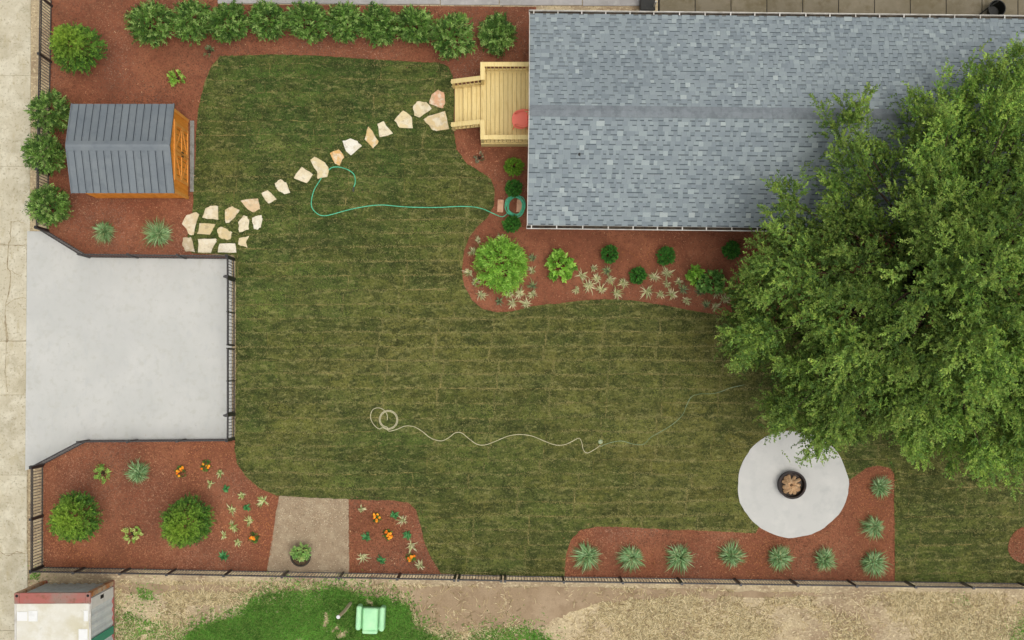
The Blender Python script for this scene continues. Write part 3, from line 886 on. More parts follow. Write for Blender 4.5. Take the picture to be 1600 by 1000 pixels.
MB().tube([(0.335, -0.26, 0.80), (0.35, 0, 0.84), (0.335, 0.26, 0.80)], 0.02, 8).build('back_rail', M['red'], chair)
for sy in (-1, 1):
    MB().tube([(0.30, sy * 0.25, 0.66), (0.08, sy * 0.275, 0.64), (-0.12, sy * 0.22, 0.62), (-0.17, sy * 0.18, 0.42)], [0.022, 0.03, 0.03, 0.02], 8).build('armrest', M['red'], chair, smooth=True)

# ------------------------------------------------------------------ shed
SE_, SR_ = 2.25, 2.80
s0 = W(112.5, 163, SE_); s1 = W(271, 301, SE_)
rx0, rx1, ryS, ryN = s0.x, s1.x, s1.y, s0.y
cx, cy = (rx0 + rx1) / 2, (ryS + ryN) / 2
shed = empty('garden_shed', (cx, cy, 0))
tag(shed, 'orange cedar garden shed with grey standing-seam metal roof', 'shed')
hx, hy = (rx1 - rx0) / 2, (ryN - ryS) / 2
wx1, wx0, wy = hx - 0.06, -hx + 0.12, hy - 0.12
mb = MB()
zc = SE_ - 0.06 + 0.55 * 0.12 / hy
zp = SR_ - 0.07
mb.add([(wx0, -wy, 0.08), (wx1, -wy, 0.08), (wx1, wy, 0.08), (wx0, wy, 0.08), (wx0, -wy, zc), (wx1, -wy, zc), (wx1, wy, zc), (wx0, wy, zc), (wx0, 0, zp), (wx1, 0, zp)],
       [(0, 1, 5, 4), (2, 3, 7, 6), (1, 2, 6, 9, 5), (3, 0, 4, 8, 7), (4, 5, 9, 8), (6, 7, 8, 9)])
mb.build('wall', M['cedar'], shed)
# cladding boards on the two faces in view
n = 14
for i in range(n):
    y0 = -wy + 2 * wy * i / n + 0.004; y1 = -wy + 2 * wy * (i + 1) / n - 0.004
    ya = max(abs(y0), abs(y1))
    zt = zp - (zp - zc) * ya / wy - 0.01
    if -0.9 < (y0 + y1) / 2 < 0.9:
        if zt > 1.98: MB().box(wx1 + 0.001, wx1 + 0.016, y0, y1, 1.98, zt).build('cladding_board', M['cedar'], shed)
    else:
        MB().box(wx1 + 0.001, wx1 + 0.016, y0, y1, 0.08, zt).build('cladding_board', M['cedar'], shed)
n = 11
for i in range(n):
    z0 = 0.08 + (zc - 0.1) * i / n; z1 = 0.08 + (zc - 0.1) * (i + 1) / n - 0.008
    MB().box(wx0, wx1, -wy - 0.016, -wy - 0.001, z0, z1).build('cladding_board', M['cedar'], shed)
for sy in (-1, 1):
    MB().box(wx1 - 0.06, wx1 + 0.034, sy * wy - 0.045, sy * wy + 0.045, 0.05, zc - 0.01).build('corner_trim', M['cedarlight'], shed)
    MB().bar((wx1 + 0.03, sy * (wy + 0.05), zc - 0.09), (wx1 + 0.03, 0, zp - 0.07), 0.03, 0.13).build('gable_trim', M['cedarlight'], shed)
MB().box(wx1 + 0.018, wx1 + 0.045, -0.95, 0.95, 1.93, 2.03).build('door_header', M['cedarlight'], shed)
for sy in (-1, 1):
    y0, y1 = (0.01, 0.90) if sy > 0 else (-0.90, -0.01)
    d = MB().box(wx1 + 0.002, wx1 + 0.022, y0, y1, 0.16, 1.90).build('door', M['cedar'], shed)
    for (a, b, c_, d_) in ((y0, y1, 0.16, 0.28), (y0, y1, 1.78, 1.90), (y0, y1, 0.98, 1.08)):
        MB().box(wx1 + 0.0225, wx1 + 0.045, a, b, c_, d_).build('door_rail', M['cedarlight'], d)
    for yy in (y0, y1 - 0.09):
        MB().box(wx1 + 0.0235, wx1 + 0.042, yy, yy + 0.09, 0.285, 1.775).build('door_stile', M['cedarlight'], d)
    ya, yb = (y0 + 0.12, y1 - 0.12)
    MB().bar((wx1 + 0.034, ya if sy > 0 else yb, 0.32), (wx1 + 0.034, yb if sy > 0 else ya, 0.95), 0.018, 0.08).build('door_brace', M['cedarlight'], d)
    MB().bar((wx1 + 0.034, yb if sy > 0 else ya, 1.12), (wx1 + 0.034, ya if sy > 0 else yb, 1.74), 0.018, 0.08).build('door_brace', M['cedarlight'], d)
    for k in range(1, 5):
        yy = y0 + (y1 - y0) * k / 5
        MB().box(wx1 + 0.0222, wx1 + 0.026, yy - 0.006, yy + 0.006, 0.285, 1.775).build('board_groove', M['bark'], d)
    MB().box(wx1 + 0.046, wx1 + 0.075, sy * 0.06 - 0.015, sy * 0.06 + 0.015, 0.92, 1.14).build('handle', M['black'], d)
MB().box(wx1 + 0.06, wx1 + 0.20, -wy + 0.2, wy + 0.02, 0.0, 0.062).build('door_sill', M['patiodark'], shed, bevel=0.01)
# roof: one panel between each pair of seams, seams proud, ridge cap
srf = MB()
for sgn in (-1, 1):
    srf.add([(-hx, sgn * hy, SE_ - 0.03), (hx, sgn * hy, SE_ - 0.03), (hx, 0, SR_ - 0.03), (-hx, 0, SR_ - 0.03), (-hx, sgn * hy, SE_ - 0.07), (hx, sgn * hy, SE_ - 0.07), (hx, 0, SR_ - 0.07), (-hx, 0, SR_ - 0.07)],
            [(0, 1, 2, 3), (7, 6, 5, 4), (0, 4, 5, 1), (1, 5, 6, 2), (3, 7, 4, 0)])
srf_o = srf.build('roof', M['seam'], shed)
NP = 14
for sgn in (-1, 1):
    for i in range(NP):
        x0 = -hx - 0.01 + (2 * hx + 0.02) * i / NP; x1 = -hx - 0.01 + (2 * hx + 0.02) * (i + 1) / NP
        g = 0.011
        ym = sgn * (hy + 0.015)
        zm = SE_ - 0.006
        sl = (SR_ - SE_) / hy
        prf = [(x0 + g, 0.0), (x0 + g + 0.006, 0.016), (x0 + g + 0.026, 0.016), (x0 + g + 0.034, 0.004), (x1 - g - 0.008, 0.004), (x1 - g, 0.0)]
        vs = [(p[0], ym, zm - 0.015 * sl + p[1]) for p in prf] + [(p[0], sgn * 0.02, SR_ - 0.006 + p[1]) for p in prf]
        k = len(prf)
        MB().add(vs, [(q, q + 1, k + q + 1, k + q) for q in range(k - 1)]).build('roof_panel', M['metalroof'], srf_o)
rp = 0.15
sl = (SR_ - SE_) / hy
MB().add([(-hx - 0.015, -rp, SR_ - rp * sl + 0.025), (hx + 0.015, -rp, SR_ - rp * sl + 0.025), (hx + 0.015, -0.03, SR_ + 0.028), (-hx - 0.015, -0.03, SR_ + 0.028), (-hx - 0.015, 0.03, SR_ + 0.028), (hx + 0.015, 0.03, SR_ + 0.028),
          (-hx - 0.015, rp, SR_ - rp * sl + 0.025), (hx + 0.015, rp, SR_ - rp * sl + 0.025)], [(0, 1, 2, 3), (3, 2, 5, 4), (4, 5, 7, 6)]).build('ridge_cap', M['metalroof'], srf_o)
for sgn in (-1, 1):
    for sx in (-1, 1):
        MB().bar((sx * (hx + 0.012), sgn * (hy + 0.01), SE_ - 0.02), (sx * (hx + 0.012), 0, SR_ - 0.01), 0.03, 0.09).build('rake_trim', M['metalroof'], srf_o)

# ------------------------------------------------------------------ fences
FH = 1.20
pick_me = MB().box(-0.008, 0.008, -0.008, 0.008, 0.06, FH + 0.02).mesh('picket', M['picket'])
post_me = MB().box(-0.032, 0.032, -0.032, 0.032, 0.0, FH + 0.06).box(-0.040, 0.040, -0.040, 0.040, FH + 0.062, FH + 0.08).mesh('post', M['iron'])
def fence(name, label, cat, pts, posts=None, step=0.096, group=None, spacing=1.87, end_posts=True, mid_only=False):
    """metal picket fence along plan points (photograph pixels at ground level)"""
    wp = [W(*p) for p in pts]
    root = empty(name, wp[0])
    tag(root, label, cat, group)
    post_pts = []
    for a, b in zip(wp[:-1], wp[1:]):
        d = (b - a); L = d.length; d.normalize()
        ang = math.atan2(d.y, d.x)
        A = a - root.location; B = b - root.location
        for z, hh in ((FH - 0.02, 0.034), (FH - 0.16, 0.028), (0.14, 0.030)):
            MB().bar(A + Vector((0, 0, z)), B + Vector((0, 0, z)), 0.030, hh).build('rail', M['iron'], root)
        n = max(1, round(L / step))
        for i in range(n):
            p = A + d * (L * (i + 0.5) / n)
            link('picket', pick_me, root, p, (0, 0, ang))
        if posts is None:
            m = max(1, round(L / spacing))
            ps = [A + d * (L * i / m) for i in range(m + 1)]
            if not end_posts: ps = ps[1:-1]
            post_pts += [(p, ang) for p in ps]
    if posts is not None:
        post_pts = []
        for q in posts:
            w = W(*q) - root.location
            post_pts.append((w, 0.0))
    done = []
    for p, ang in post_pts:
        if all((p - q).length > 0.15 for q in done):
            link('post', post_me, root, p, (0, 0, ang)); done.append(p)
    return root
fence('picket_fence', 'black metal picket fence between the alley and the shed', 'fence', [(83, -70), (82, 10), (76, 361)])
fence('picket_fence', 'black metal picket fence along the upper edge of the parking pad', 'fence', [(76, 362), (141, 402), (366, 404.6)])
fence('picket_fence', 'short black fence panel above the parking pad gate', 'fence', [(366.4, 406), (366.6, 436)])
fence('picket_fence', 'short black fence panel below the parking pad gate', 'fence', [(366.8, 647), (366.4, 685)])
fence('picket_fence', 'black metal picket fence along the lower edge of the parking pad', 'fence', [(366, 686), (140, 688), (68.5, 725.5)])
fence('picket_fence', 'black metal picket fence between the alley and the lower mulch bed', 'fence', [(68.3, 727), (68, 884)])
ybase = lambda x: 885.5 + (x - 68) * (899.5 - 885.5) / 732 if x < 800 else 899.5 + (x - 800) * 11.5 / 800
def unlean(xt): return NX + (xt - NX) / 1.0267
fp = [68] + [unlean(x) for x in (115, 188, 261, 350, 441, 530, 621, 710)]
fence('picket_fence', 'long black picket fence below the gravel patch, left of its gate', 'fence', [(x, ybase(x)) for x in (68, 380, unlean(710))], [(x, ybase(x)) for x in fp])
fence('picket_gate', 'narrow black gate in the long lower fence below the lawn', 'gate', [(unlean(716), ybase(716)), (unlean(783), ybase(783))], [(unlean(716), ybase(716)), (unlean(783), ybase(783))])
fp = [unlean(x) for x in (789, 881, 973, 1065, 1157, 1246, 1338, 1430, 1520, 1612, 1704)]
fence('picket_fence', 'long black picket fence below the fire pit bed, right of its gate', 'fence', [(x, ybase(x)) for x in (fp[0], 1100, fp[-1])], [(x, ybase(x)) for x in fp])
# double gate of the parking pad
for k, (ya, yb) in enumerate(((438, 541), (544.5, 645.5))):
    a, b = W(366.8, ya), W(366.8, yb)
    g = empty('gate_leaf', a)
    tag(g, ('upper' if k == 0 else 'lower') + ' leaf of the black double gate on the parking pad', 'gate', 'leaves of the parking pad gate')
    L = (b - a).length
    for z in (FH - 0.02, FH - 0.16, 0.12):
        MB().bar((0, 0, z), (0, -L, z), 0.035, 0.04).build('rail', M['iron'], g)
    for t in (0.02, L / 2, L - 0.02):
        MB().box(-0.022, 0.022, -t - 0.022, -t + 0.022, 0.07, FH + 0.03).build('upright', M['iron'], g)
    n = round(L / 0.112)
    for i in range(n):
        link('picket', pick_me, g, (0, -L * (i + 0.5) / n, 0))
    yy = 0.04 if k == 0 else -L - 0.04
    MB().box(-0.07, 0.045, yy - 0.045, yy + 0.045, 0.0, FH + 0.12).build('hinge_post', M['iron'], g, bevel=0.006)
    MB().box(-0.13, -0.072, yy - 0.03, yy + 0.03, FH - 0.1, FH + 0.02).build('hinge', M['grey'], g, bevel=0.006)

# ------------------------------------------------------------------ shipping container
CHH = 2.60
c0 = W(22, 926.5, CHH); c1 = W(141.5, 926.5, CHH)
cont = empty('shipping_container', ((c0.x + c1.x) / 2, c0.y, 0), 0.004)
tag(cont, 'weathered white shipping container with rusty frame and green band', 'container')
cw = (c1.x - c0.x) / 2
CL = 6.06
mb = MB().box(-cw + 0.05, cw - 0.05, -CL + 0.05, -0.10, 0.15, CHH - 0.06)
mb.build('body', M['cfront'], cont)
# corrugated right side and front
def corr(axis, a, b, base, depth, z0, z1, pitch, mat, name):
    pts = []
    t = a
    ph = 0
    while t < b:
        pts.append((t, ph in (1, 2))); t += pitch / 4 if ph in (0, 2) else pitch / 4; ph = (ph + 1) % 4
    pts.append((b, False))
    vs = []
    for t, out in pts:
        o_ = base + (depth if out else 0)
        for z in (z0, z1):
            vs.append((t, o_, z) if axis == 'x' else (o_, t, z))
    fs = [(2 * i, 2 * i + 2, 2 * i + 3, 2 * i + 1) for i in range(len(pts) - 1)]
    MB().add(vs, fs).build(name, mat, cont)
corr('y', -CL + 0.12, -0.16, cw - 0.048, 0.03, 0.16, CHH - 0.06, 0.28, M['cside'], 'side_panel')
corr('y', -CL + 0.12, -0.16, -cw + 0.048, -0.03, 0.16, CHH - 0.06, 0.28, M['cside'], 'side_panel')
corr('x', -cw + 0.12, cw - 0.12, -0.098, 0.03, 0.16, CHH - 0.12, 0.25, M['cfront'], 'front_panel')
for sx in (-1, 1):
    MB().box(sx * cw - (0.15 if sx > 0 else 0), sx * cw + (0 if sx > 0 else 0.15), -0.15, 0.0, 0.12, CHH - 0.115).build('corner_post', M['corange'], cont, bevel=0.01)
    MB().box(sx * cw - (0.06 if sx > 0 else 0), sx * cw + (0 if sx > 0 else 0.06), -CL, -0.337, CHH - 0.07, CHH - 0.012).build('top_rail', M['white'], cont, bevel=0.006)
    MB().box(sx * cw - (0.05 if sx > 0 else 0), sx * cw + (0 if sx > 0 else 0.05), -CL, -0.16, 0.05, 0.158).build('bottom_rail', M['crust'], cont)
    MB().box(sx * cw - (0.15 if sx > 0 else 0), sx * cw + (0 if sx > 0 else 0.15), -CL, -CL + 0.118, 0.12, CHH - 0.115).build('corner_post', M['crust'], cont)
    for zz in (CHH - 0.113, 0.0):
        cc = MB().box(sx * cw - (0.165 if sx > 0 else -0.002), sx * cw + (-0.002 if sx > 0 else 0.165), -0.335, 0.002, zz, zz + 0.117).build('corner_casting', M['crust'], cont, bevel=0.012)
        if zz > 1:
            hxx = sx * (cw - 0.083)
            MB().lathe([(0.045, 0.0), (0.001, 0.0)], 14, (0, 0, 0)).build('lifting_hole', M['hole'], cc, loc=(hxx, -0.09, zz + 0.1185))
MB().box(-cw + 0.167, cw - 0.167, -0.33, 0.0, CHH - 0.115, CHH - 0.001).build('header_beam', M['crust'], cont, bevel=0.008)
# roof sheet with shallow swages
mb = MB()
nx_, ny_ = 26, 60
vs = []
for j in range(ny_ + 1):
    for i in range(nx_ + 1):
        x = -cw + 0.062 + (2 * cw - 0.124) * i / nx_
        y = -0.337 - (CL - 0.36) * j / ny_
        z = CHH - 0.022 + 0.006 * math.sin(j * 1.3) * (0.2 < i / nx_ < 0.8) - 0.006 * math.sin(i * 0.9 + j * 0.13)
        vs.append((x, y, z))
fs = [(j * (nx_ + 1) + i, (j + 1) * (nx_ + 1) + i, (j + 1) * (nx_ + 1) + i + 1, j * (nx_ + 1) + i + 1) for j in range(ny_) for i in range(nx_)]
mb.add(vs, fs).build('roof_sheet', M['croof'], cont, smooth=True)
for (x0, x1, y0, y1) in ((-cw + 0.08, -cw + 0.40, -0.86, -0.58), (-cw + 0.44, -cw + 0.72, -0.88, -0.55), (cw - 0.38, cw - 0.10, -1.9, -1.12), (cw - 0.22, cw - 0.08, -0.88, -0.55)):
    MB().box(x0, x1, y0, y1, CHH - 0.02, CHH - 0.003).build('roof_patch', M['cpatch'], cont, bevel=0.004)
MB().box(cw - 0.017, cw + 0.008, -1.72, -1.46, 0.17, CHH - 0.075).build('green_band', M['cgreen'], cont)
MB().box(cw - 0.017, cw + 0.006, -0.52, -0.185, 0.17, CHH - 0.075).build('white_side_plate', M['cpatch'], cont)
MB().box(cw + 0.0065, cw + 0.011, -0.36, -0.24, 1.25, 1.6).build('stencil_mark', M['hole'], cont)

# ------------------------------------------------------------------ fire pit
fpz = 0.085
pf = W(1237, 757.5, 0.28)
fire = empty('fire_pit', (pf.x, pf.y, fpz))
tag(fire, 'round black steel fire pit filled with split logs', 'fire pit')
MB().lathe([(0.435, 0.0), (0.44, 0.30), (0.455, 0.315), (0.455, 0.335), (0.395, 0.335), (0.395, 0.315), (0.385, 0.30), (0.38, 0.02), (0.435, 0.0)], 48).build('ring', M['steel'], fire, smooth=False)
MB().lathe([(0.381, 0.07), (0.25, 0.09), (0.12, 0.10), (0.001, 0.105)], 24).build('ash_bed', M['ash'], fire)
fr = random.Random(4)
for i in range(11):
    a = 2 * math.pi * i / 11 + fr.uniform(-0.15, 0.15)
    r1, r2 = fr.uniform(0.27, 0.33), fr.uniform(0.03, 0.12)
    A = Vector((r1 * math.cos(a), r1 * math.sin(a), 0.13)); B = Vector((r2 * math.cos(a + 0.4), r2 * math.sin(a + 0.4), 0.25 + 0.06 * fr.random()))
    lg = MB()
    d = (B - A).normalized(); sx = d.cross(Vector((0, 0, 1))).normalized(); uz = sx.cross(d)
    w_ = fr.uniform(0.055, 0.085)
    vs = []
    for p in (A, B):
        vs += [p + sx * w_, p - sx * w_ * 0.9 + uz * 0.01, p - sx * w_ * 0.3 - uz * w_ * 1.1, p + uz * w_ * 0.9 + sx * 0.01]
    lg.add(vs, [(0, 1, 2), (0, 3, 1), (4, 6, 5), (4, 5, 7), (0, 4, 7, 3), (3, 7, 5, 1), (1, 5, 6, 2), (2, 6, 4, 0)])
    tag(lg.build('split_log', M['log'], fire, bevel=0.004))

# ------------------------------------------------------------------ hoses
def hz(pl, ox, oy, sc): return [(ox + x / sc, oy + y / sc) for x, y in pl]
gh = hz([(612, 172), (622, 140), (615, 95), (580, 65), (525, 47), (480, 48), (455, 65), (432, 85), (415, 105), (402, 128), (365, 190), (348, 260), (355, 305), (390, 340), (430, 350), (490, 338), (560, 318), (640, 300),
         (720, 287), (800, 283), (900, 292), (1000, 297), (1140, 298), (1260, 292), (1350, 294), (1420, 308), (1480, 335), (1540, 356)], 400, 250, 4)
hr = random.Random(3)
hp = [(*G(*p), 0.072) for p in gh]
ctr = W(805, 322.5)
cc = []
nl = 8
for i in range(nl * 14):
    a = -2.4 + 2 * math.pi * i / 14
    k = i / 14
    rr = (0.33 - 0.016 * (k % 4) + 0.035 * math.sin(a * 1.07 + k * 1.9) + hr.uniform(-0.008, 0.008))
    cc.append((ctr.x + 0.015 * math.sin(k * 2.1) + rr * 0.93 * math.cos(a), ctr.y + 0.01 * math.cos(k * 1.7) + rr * math.sin(a) * 1.05, 0.06 + 0.022 * k))
o = MB().tube(catmull(hp + cc, 5), 0.0155, 6).build('garden_hose', M['hose'], smooth=True)
tag(o, 'mint green garden hose coiled by the house and trailing over the lawn', 'hose')
nz = W(*gh[0])
tag(MB().tube([(nz.x, nz.y + 0.01, 0.074), (nz.x - 0.01, nz.y - 0.14, 0.078)], [0.018, 0.03], 10).build('hose_nozzle', M['grey'], bevel=0.0), 'small hose nozzle at the lawn end of the green hose', 'nozzle')
ph = [(182, 145), (180, 110), (160, 82), (125, 68), (90, 82), (77, 125), (95, 170), (130, 200)]
lp = []
for i in range(26):
    a = 2.2 - 2 * math.pi * i / 12
    rr = 62 - 0.55 * i
    lp.append((188 + rr * math.cos(a) * 1.0, 142 + rr * math.sin(a)))
tail = [(190, 213), (235, 205), (290, 183), (345, 185), (400, 215), (450, 255), (515, 275), (565, 255), (605, 225), (645, 225), (690, 260), (740, 295), (790, 300), (850, 280), (930, 247), (1000, 235), (1080, 243), (1160, 275),
        (1230, 300), (1290, 298), (1340, 275), (1378, 258), (1395, 285), (1405, 330), (1430, 350), (1480, 325), (1512, 300)]
pts = hz(ph + lp + tail, 560, 620, 4)
o = MB().tube(catmull([(*G(*p), 0.074 + 0.0006 * (i % 40)) for i, p in enumerate(pts)], 4), 0.012, 6).build('pale_hose', M['palehose'], smooth=True)
tag(o, 'cream coloured thin hose with a coil lying in wavy line on lawn', 'hose')
th_ = [(550, 790), (600, 770), (680, 755), (760, 775), (820, 775), (870, 730), (940, 690), (1010, 645), (1065, 590), (1090, 530), (1120, 480), (1170, 462), (1250, 460), (1310, 445), (1360, 425), (1450, 405)]
o = MB().tube(catmull([(*G(*p), 0.082) for p in hz(th_, 800, 500, 4)], 5), 0.0085, 6).build('thin_hose', M['thinhose'], smooth=True)
tag(o, 'faint thin green hose half sunk in the grass near the tree', 'hose')
sp_ = W(938, 690)
spr = empty('lawn_sprinkler', (sp_.x, sp_.y, 0.055))
tag(spr, 'small lawn sprinkler at the end of the cream hose', 'sprinkler')
MB().lathe([(0.001, 0.02), (0.06, 0.02), (0.075, 0.0)], 16).build('base', M['thinhose'], spr)
MB().tube([(0, 0, 0.01), (0, 0, 0.09)], 0.014, 8).build('riser', M['grey'], spr)
MB().tube([(-0.07, 0.02, 0.085), (0, 0, 0.095), (0.07, -0.02, 0.085)], 0.009, 6).build('arm', M['palehose'], spr)
for i, (px, py, lab) in enumerate(((782, 322, 'pinkish concrete paver lying left of the coiled green hose'), (812, 322, 'pinkish paver block inside the coil of green hose'))):
    p = W(px, py)
    tag(MB().box(-0.10, 0.10, -0.21, 0.21, -0.02, 0.055).build('paver', M['paver'], loc=(p.x, p.y, 0.02), rot=(0, 0, -0.06), bevel=0.012), lab, 'paver')

# ------------------------------------------------------------------ things beyond the fence
pa = W(578.5, 968, 0.45)
ac = empty('armchair', (pa.x, pa.y, 0), -0.03)
tag(ac, 'pale mint green armchair standing in the green grass', 'armchair')
def pillow(sx, sy, sz, r, mat, name, loc, rot=(0, 0, 0)):
    bm = bmesh.new()
    bmesh.ops.create_cube(bm, size=1.0)
    for v in bm.verts: v.co = Vector((v.co.x * sx, v.co.y * sy, v.co.z * sz))
    bmesh.ops.bevel(bm, geom=bm.edges[:], offset=r, segments=4, affect='EDGES', profile=0.5)
    me = bpy.data.meshes.new(name); bm.to_mesh(me); bm.free()
    me.polygons.foreach_set('use_smooth', [True] * len(me.polygons))
    me.materials.append(mat)
    return link(name, me, ac, loc, rot)
pillow(0.50, 0.80, 0.20, 0.07, M['mint'], 'seat', (0.0, -0.02, 0.40))
pillow(0.62, 0.70, 0.28, 0.04, M['mint'], 'base', (0.0, 0.0, 0.15))
pillow(0.17, 0.80, 0.56, 0.075, M['mint'], 'armrest', (-0.375, 0.05, 0.30), (0, 0, -0.02))
pillow(0.17, 0.80, 0.56, 0.075, M['mint'], 'armrest', (0.385, 0.03, 0.30), (0, 0, -0.02))
pillow(0.50, 0.13, 0.40, 0.06, M['mint'], 'backrest', (0.0, -0.40, 0.34))
b0 = W(548, 942)
po = empty('wooden_post', (b0.x, b0.y, 0))
tag(po, 'weathered wooden post with a pale cap standing in green grass', 'post')
MB().tube([(0, 0, 0), (-0.03, -0.02, 1.4), (-0.07, 0.02, 2.72)], [0.055, 0.052, 0.05], 10).build('shaft', M['post'], po)
MB().tube([(-0.07, 0.02, 2.722), (-0.072, 0.02, 2.76)], [0.065, 0.055], 12).build('cap', M['cpatch'], po)
# black tub and bar behind the house's top gutter, white post and dark bin nearby
pt = W(1557, 14, 0.4)
tub = empty('tub', (pt.x, pt.y, 0.03))
tag(tub, 'black rounded tub with a bar behind the upper gutter', 'tub')
MB().lathe([(0.19, 0.0), (0.27, 0.42), (0.285, 0.44), (0.26, 0.44), (0.18, 0.03), (0.001, 0.03)], 20).build('basin', M['black'], tub)
MB().tube([(-0.62, -0.24, 0.05), (-0.2, 0.1, 0.42), (0.02, 0.22, 0.52)], 0.022, 8).build('handle_bar', M['black'], tub)
pw = W(1023, 8, 0.8)
pp = empty('white_post', (pw.x, pw.y, 0.0))
tag(pp, 'thin white post at the edge of the brownish paving', 'post')
MB().tube([(0, 0, 0), (0, 0, 1.2)], 0.03, 10).build('shaft', M['white'], pp)
MB().tube([(0, 0, 1.2), (0, 0, 1.23)], [0.042, 0.03], 10).build('cap', M['white'], pp)
pb = W(1012, 4, 0.6)
bn = empty('storage_bin', (pb.x, pb.y, 0.0))
tag(bn, 'dark grey storage bin beside the thin white post', 'bin')
MB().box(-0.22, 0.22, -0.25, 0.25, 0.0, 0.62).build('body', M['grey'], bn, bevel=0.03)
MB().box(-0.24, 0.24, -0.27, 0.27, 0.622, 0.68).build('lid', M['black'], bn, bevel=0.015)

# ------------------------------------------------------------------ vegetation helpers
def norm(a): return a / np.maximum(np.linalg.norm(a, axis=-1, keepdims=True), 1e-9)

def leaf_quads(base, d, nrm, L, Wd, fold=0.12):
    side = norm(np.cross(d, nrm))
    n2 = np.cross(side, d)
    L = L[:, None]; Wd = Wd[:, None]
    mid = base + d * L * 0.45
    v = np.stack([base, mid + side * Wd * 0.5 + n2 * L * fold, base + d * L - n2 * L * fold * 0.6, mid - side * Wd * 0.5 + n2 * L * fold], axis=1)
    return v.reshape(-1, 3)

def twig_foliage(r, bases, dirs, tlen, nleaf, ll, lw, cols, spread=0.9, up=0.6, cj=0.14, tipcol=None):
    """sprays of leaves along twigs -> (verts, colours) for quads"""
    n = len(bases)
    t = np.linspace(0.15, 1.0, nleaf)[None, :] + r.uniform(-0.06, 0.06, (n, nleaf))
    ref = norm(r.normal(size=(n, 3)))
    p1 = norm(np.cross(dirs, ref)); p2 = np.cross(dirs, p1)
    ang = 2.4 * np.arange(nleaf)[None, :] + r.uniform(0, 6.28, (n, 1)) + r.normal(0, 0.4, (n, nleaf))
    side = p1[:, None] * np.cos(ang)[..., None] + p2[:, None] * np.sin(ang)[..., None]
    sp = spread * (1.05 - 0.6 * np.clip(t, 0, 1))[..., None]
    ld = norm(dirs[:, None] * 0.6 + side * sp + r.normal(0, 0.12, (n, nleaf, 3)))
    pos = bases[:, None] + dirs[:, None] * (tlen[:, None, None] * t[..., None])
    nr = norm(dirs[:, None] * 0.45 + np.array([0, 0, up]) + r.normal(0, 0.3, (n, nleaf, 3)))
    Ls = ll * r.uniform(0.7, 1.25, (n, nleaf)); Ws = lw * r.uniform(0.75, 1.25, (n, nleaf))
    v = leaf_quads(pos.reshape(-1, 3), ld.reshape(-1, 3), nr.reshape(-1, 3), Ls.ravel(), Ws.ravel())
    c = np.repeat(cols[:, None], nleaf, 1)
    if tipcol is not None:
        k = np.clip((t - 0.6) / 0.4, 0, 1)[..., None] * 0.5
        c = c * (1 - k) + np.array(tipcol) * k
    c = c * (1 + r.uniform(-cj, cj, (n, nleaf, 1))) * (1 + r.uniform(-cj / 2, cj / 2, (n, nleaf, 3)))
    return v, np.repeat(c.reshape(-1, 3), 4, axis=0)

def pick(r, n, pal, w=None):
    pal = np.array(pal)
    i = r.choice(len(pal), n, p=w)
    j = r.choice(len(pal), n, p=w)
    t = r.uniform(0, 1, (n, 1)) * 0.6
    return pal[i] * (1 - t) + pal[j] * t

GREEN = [C(46, 72, 28), C(76, 106, 42), C(100, 134, 58), C(136, 162, 90), C(58, 86, 36)]
YEW = [C(46, 76, 30), C(66, 104, 38), C(84, 122, 44), C(104, 138, 50), C(56, 88, 34)]
LIME = [C(94, 134, 44), C(114, 156, 54), C(132, 172, 66), C(78, 116, 38), C(144, 180, 82)]
BOX = [C(48, 92, 32), C(60, 110, 38), C(74, 124, 48), C(42, 82, 32)]

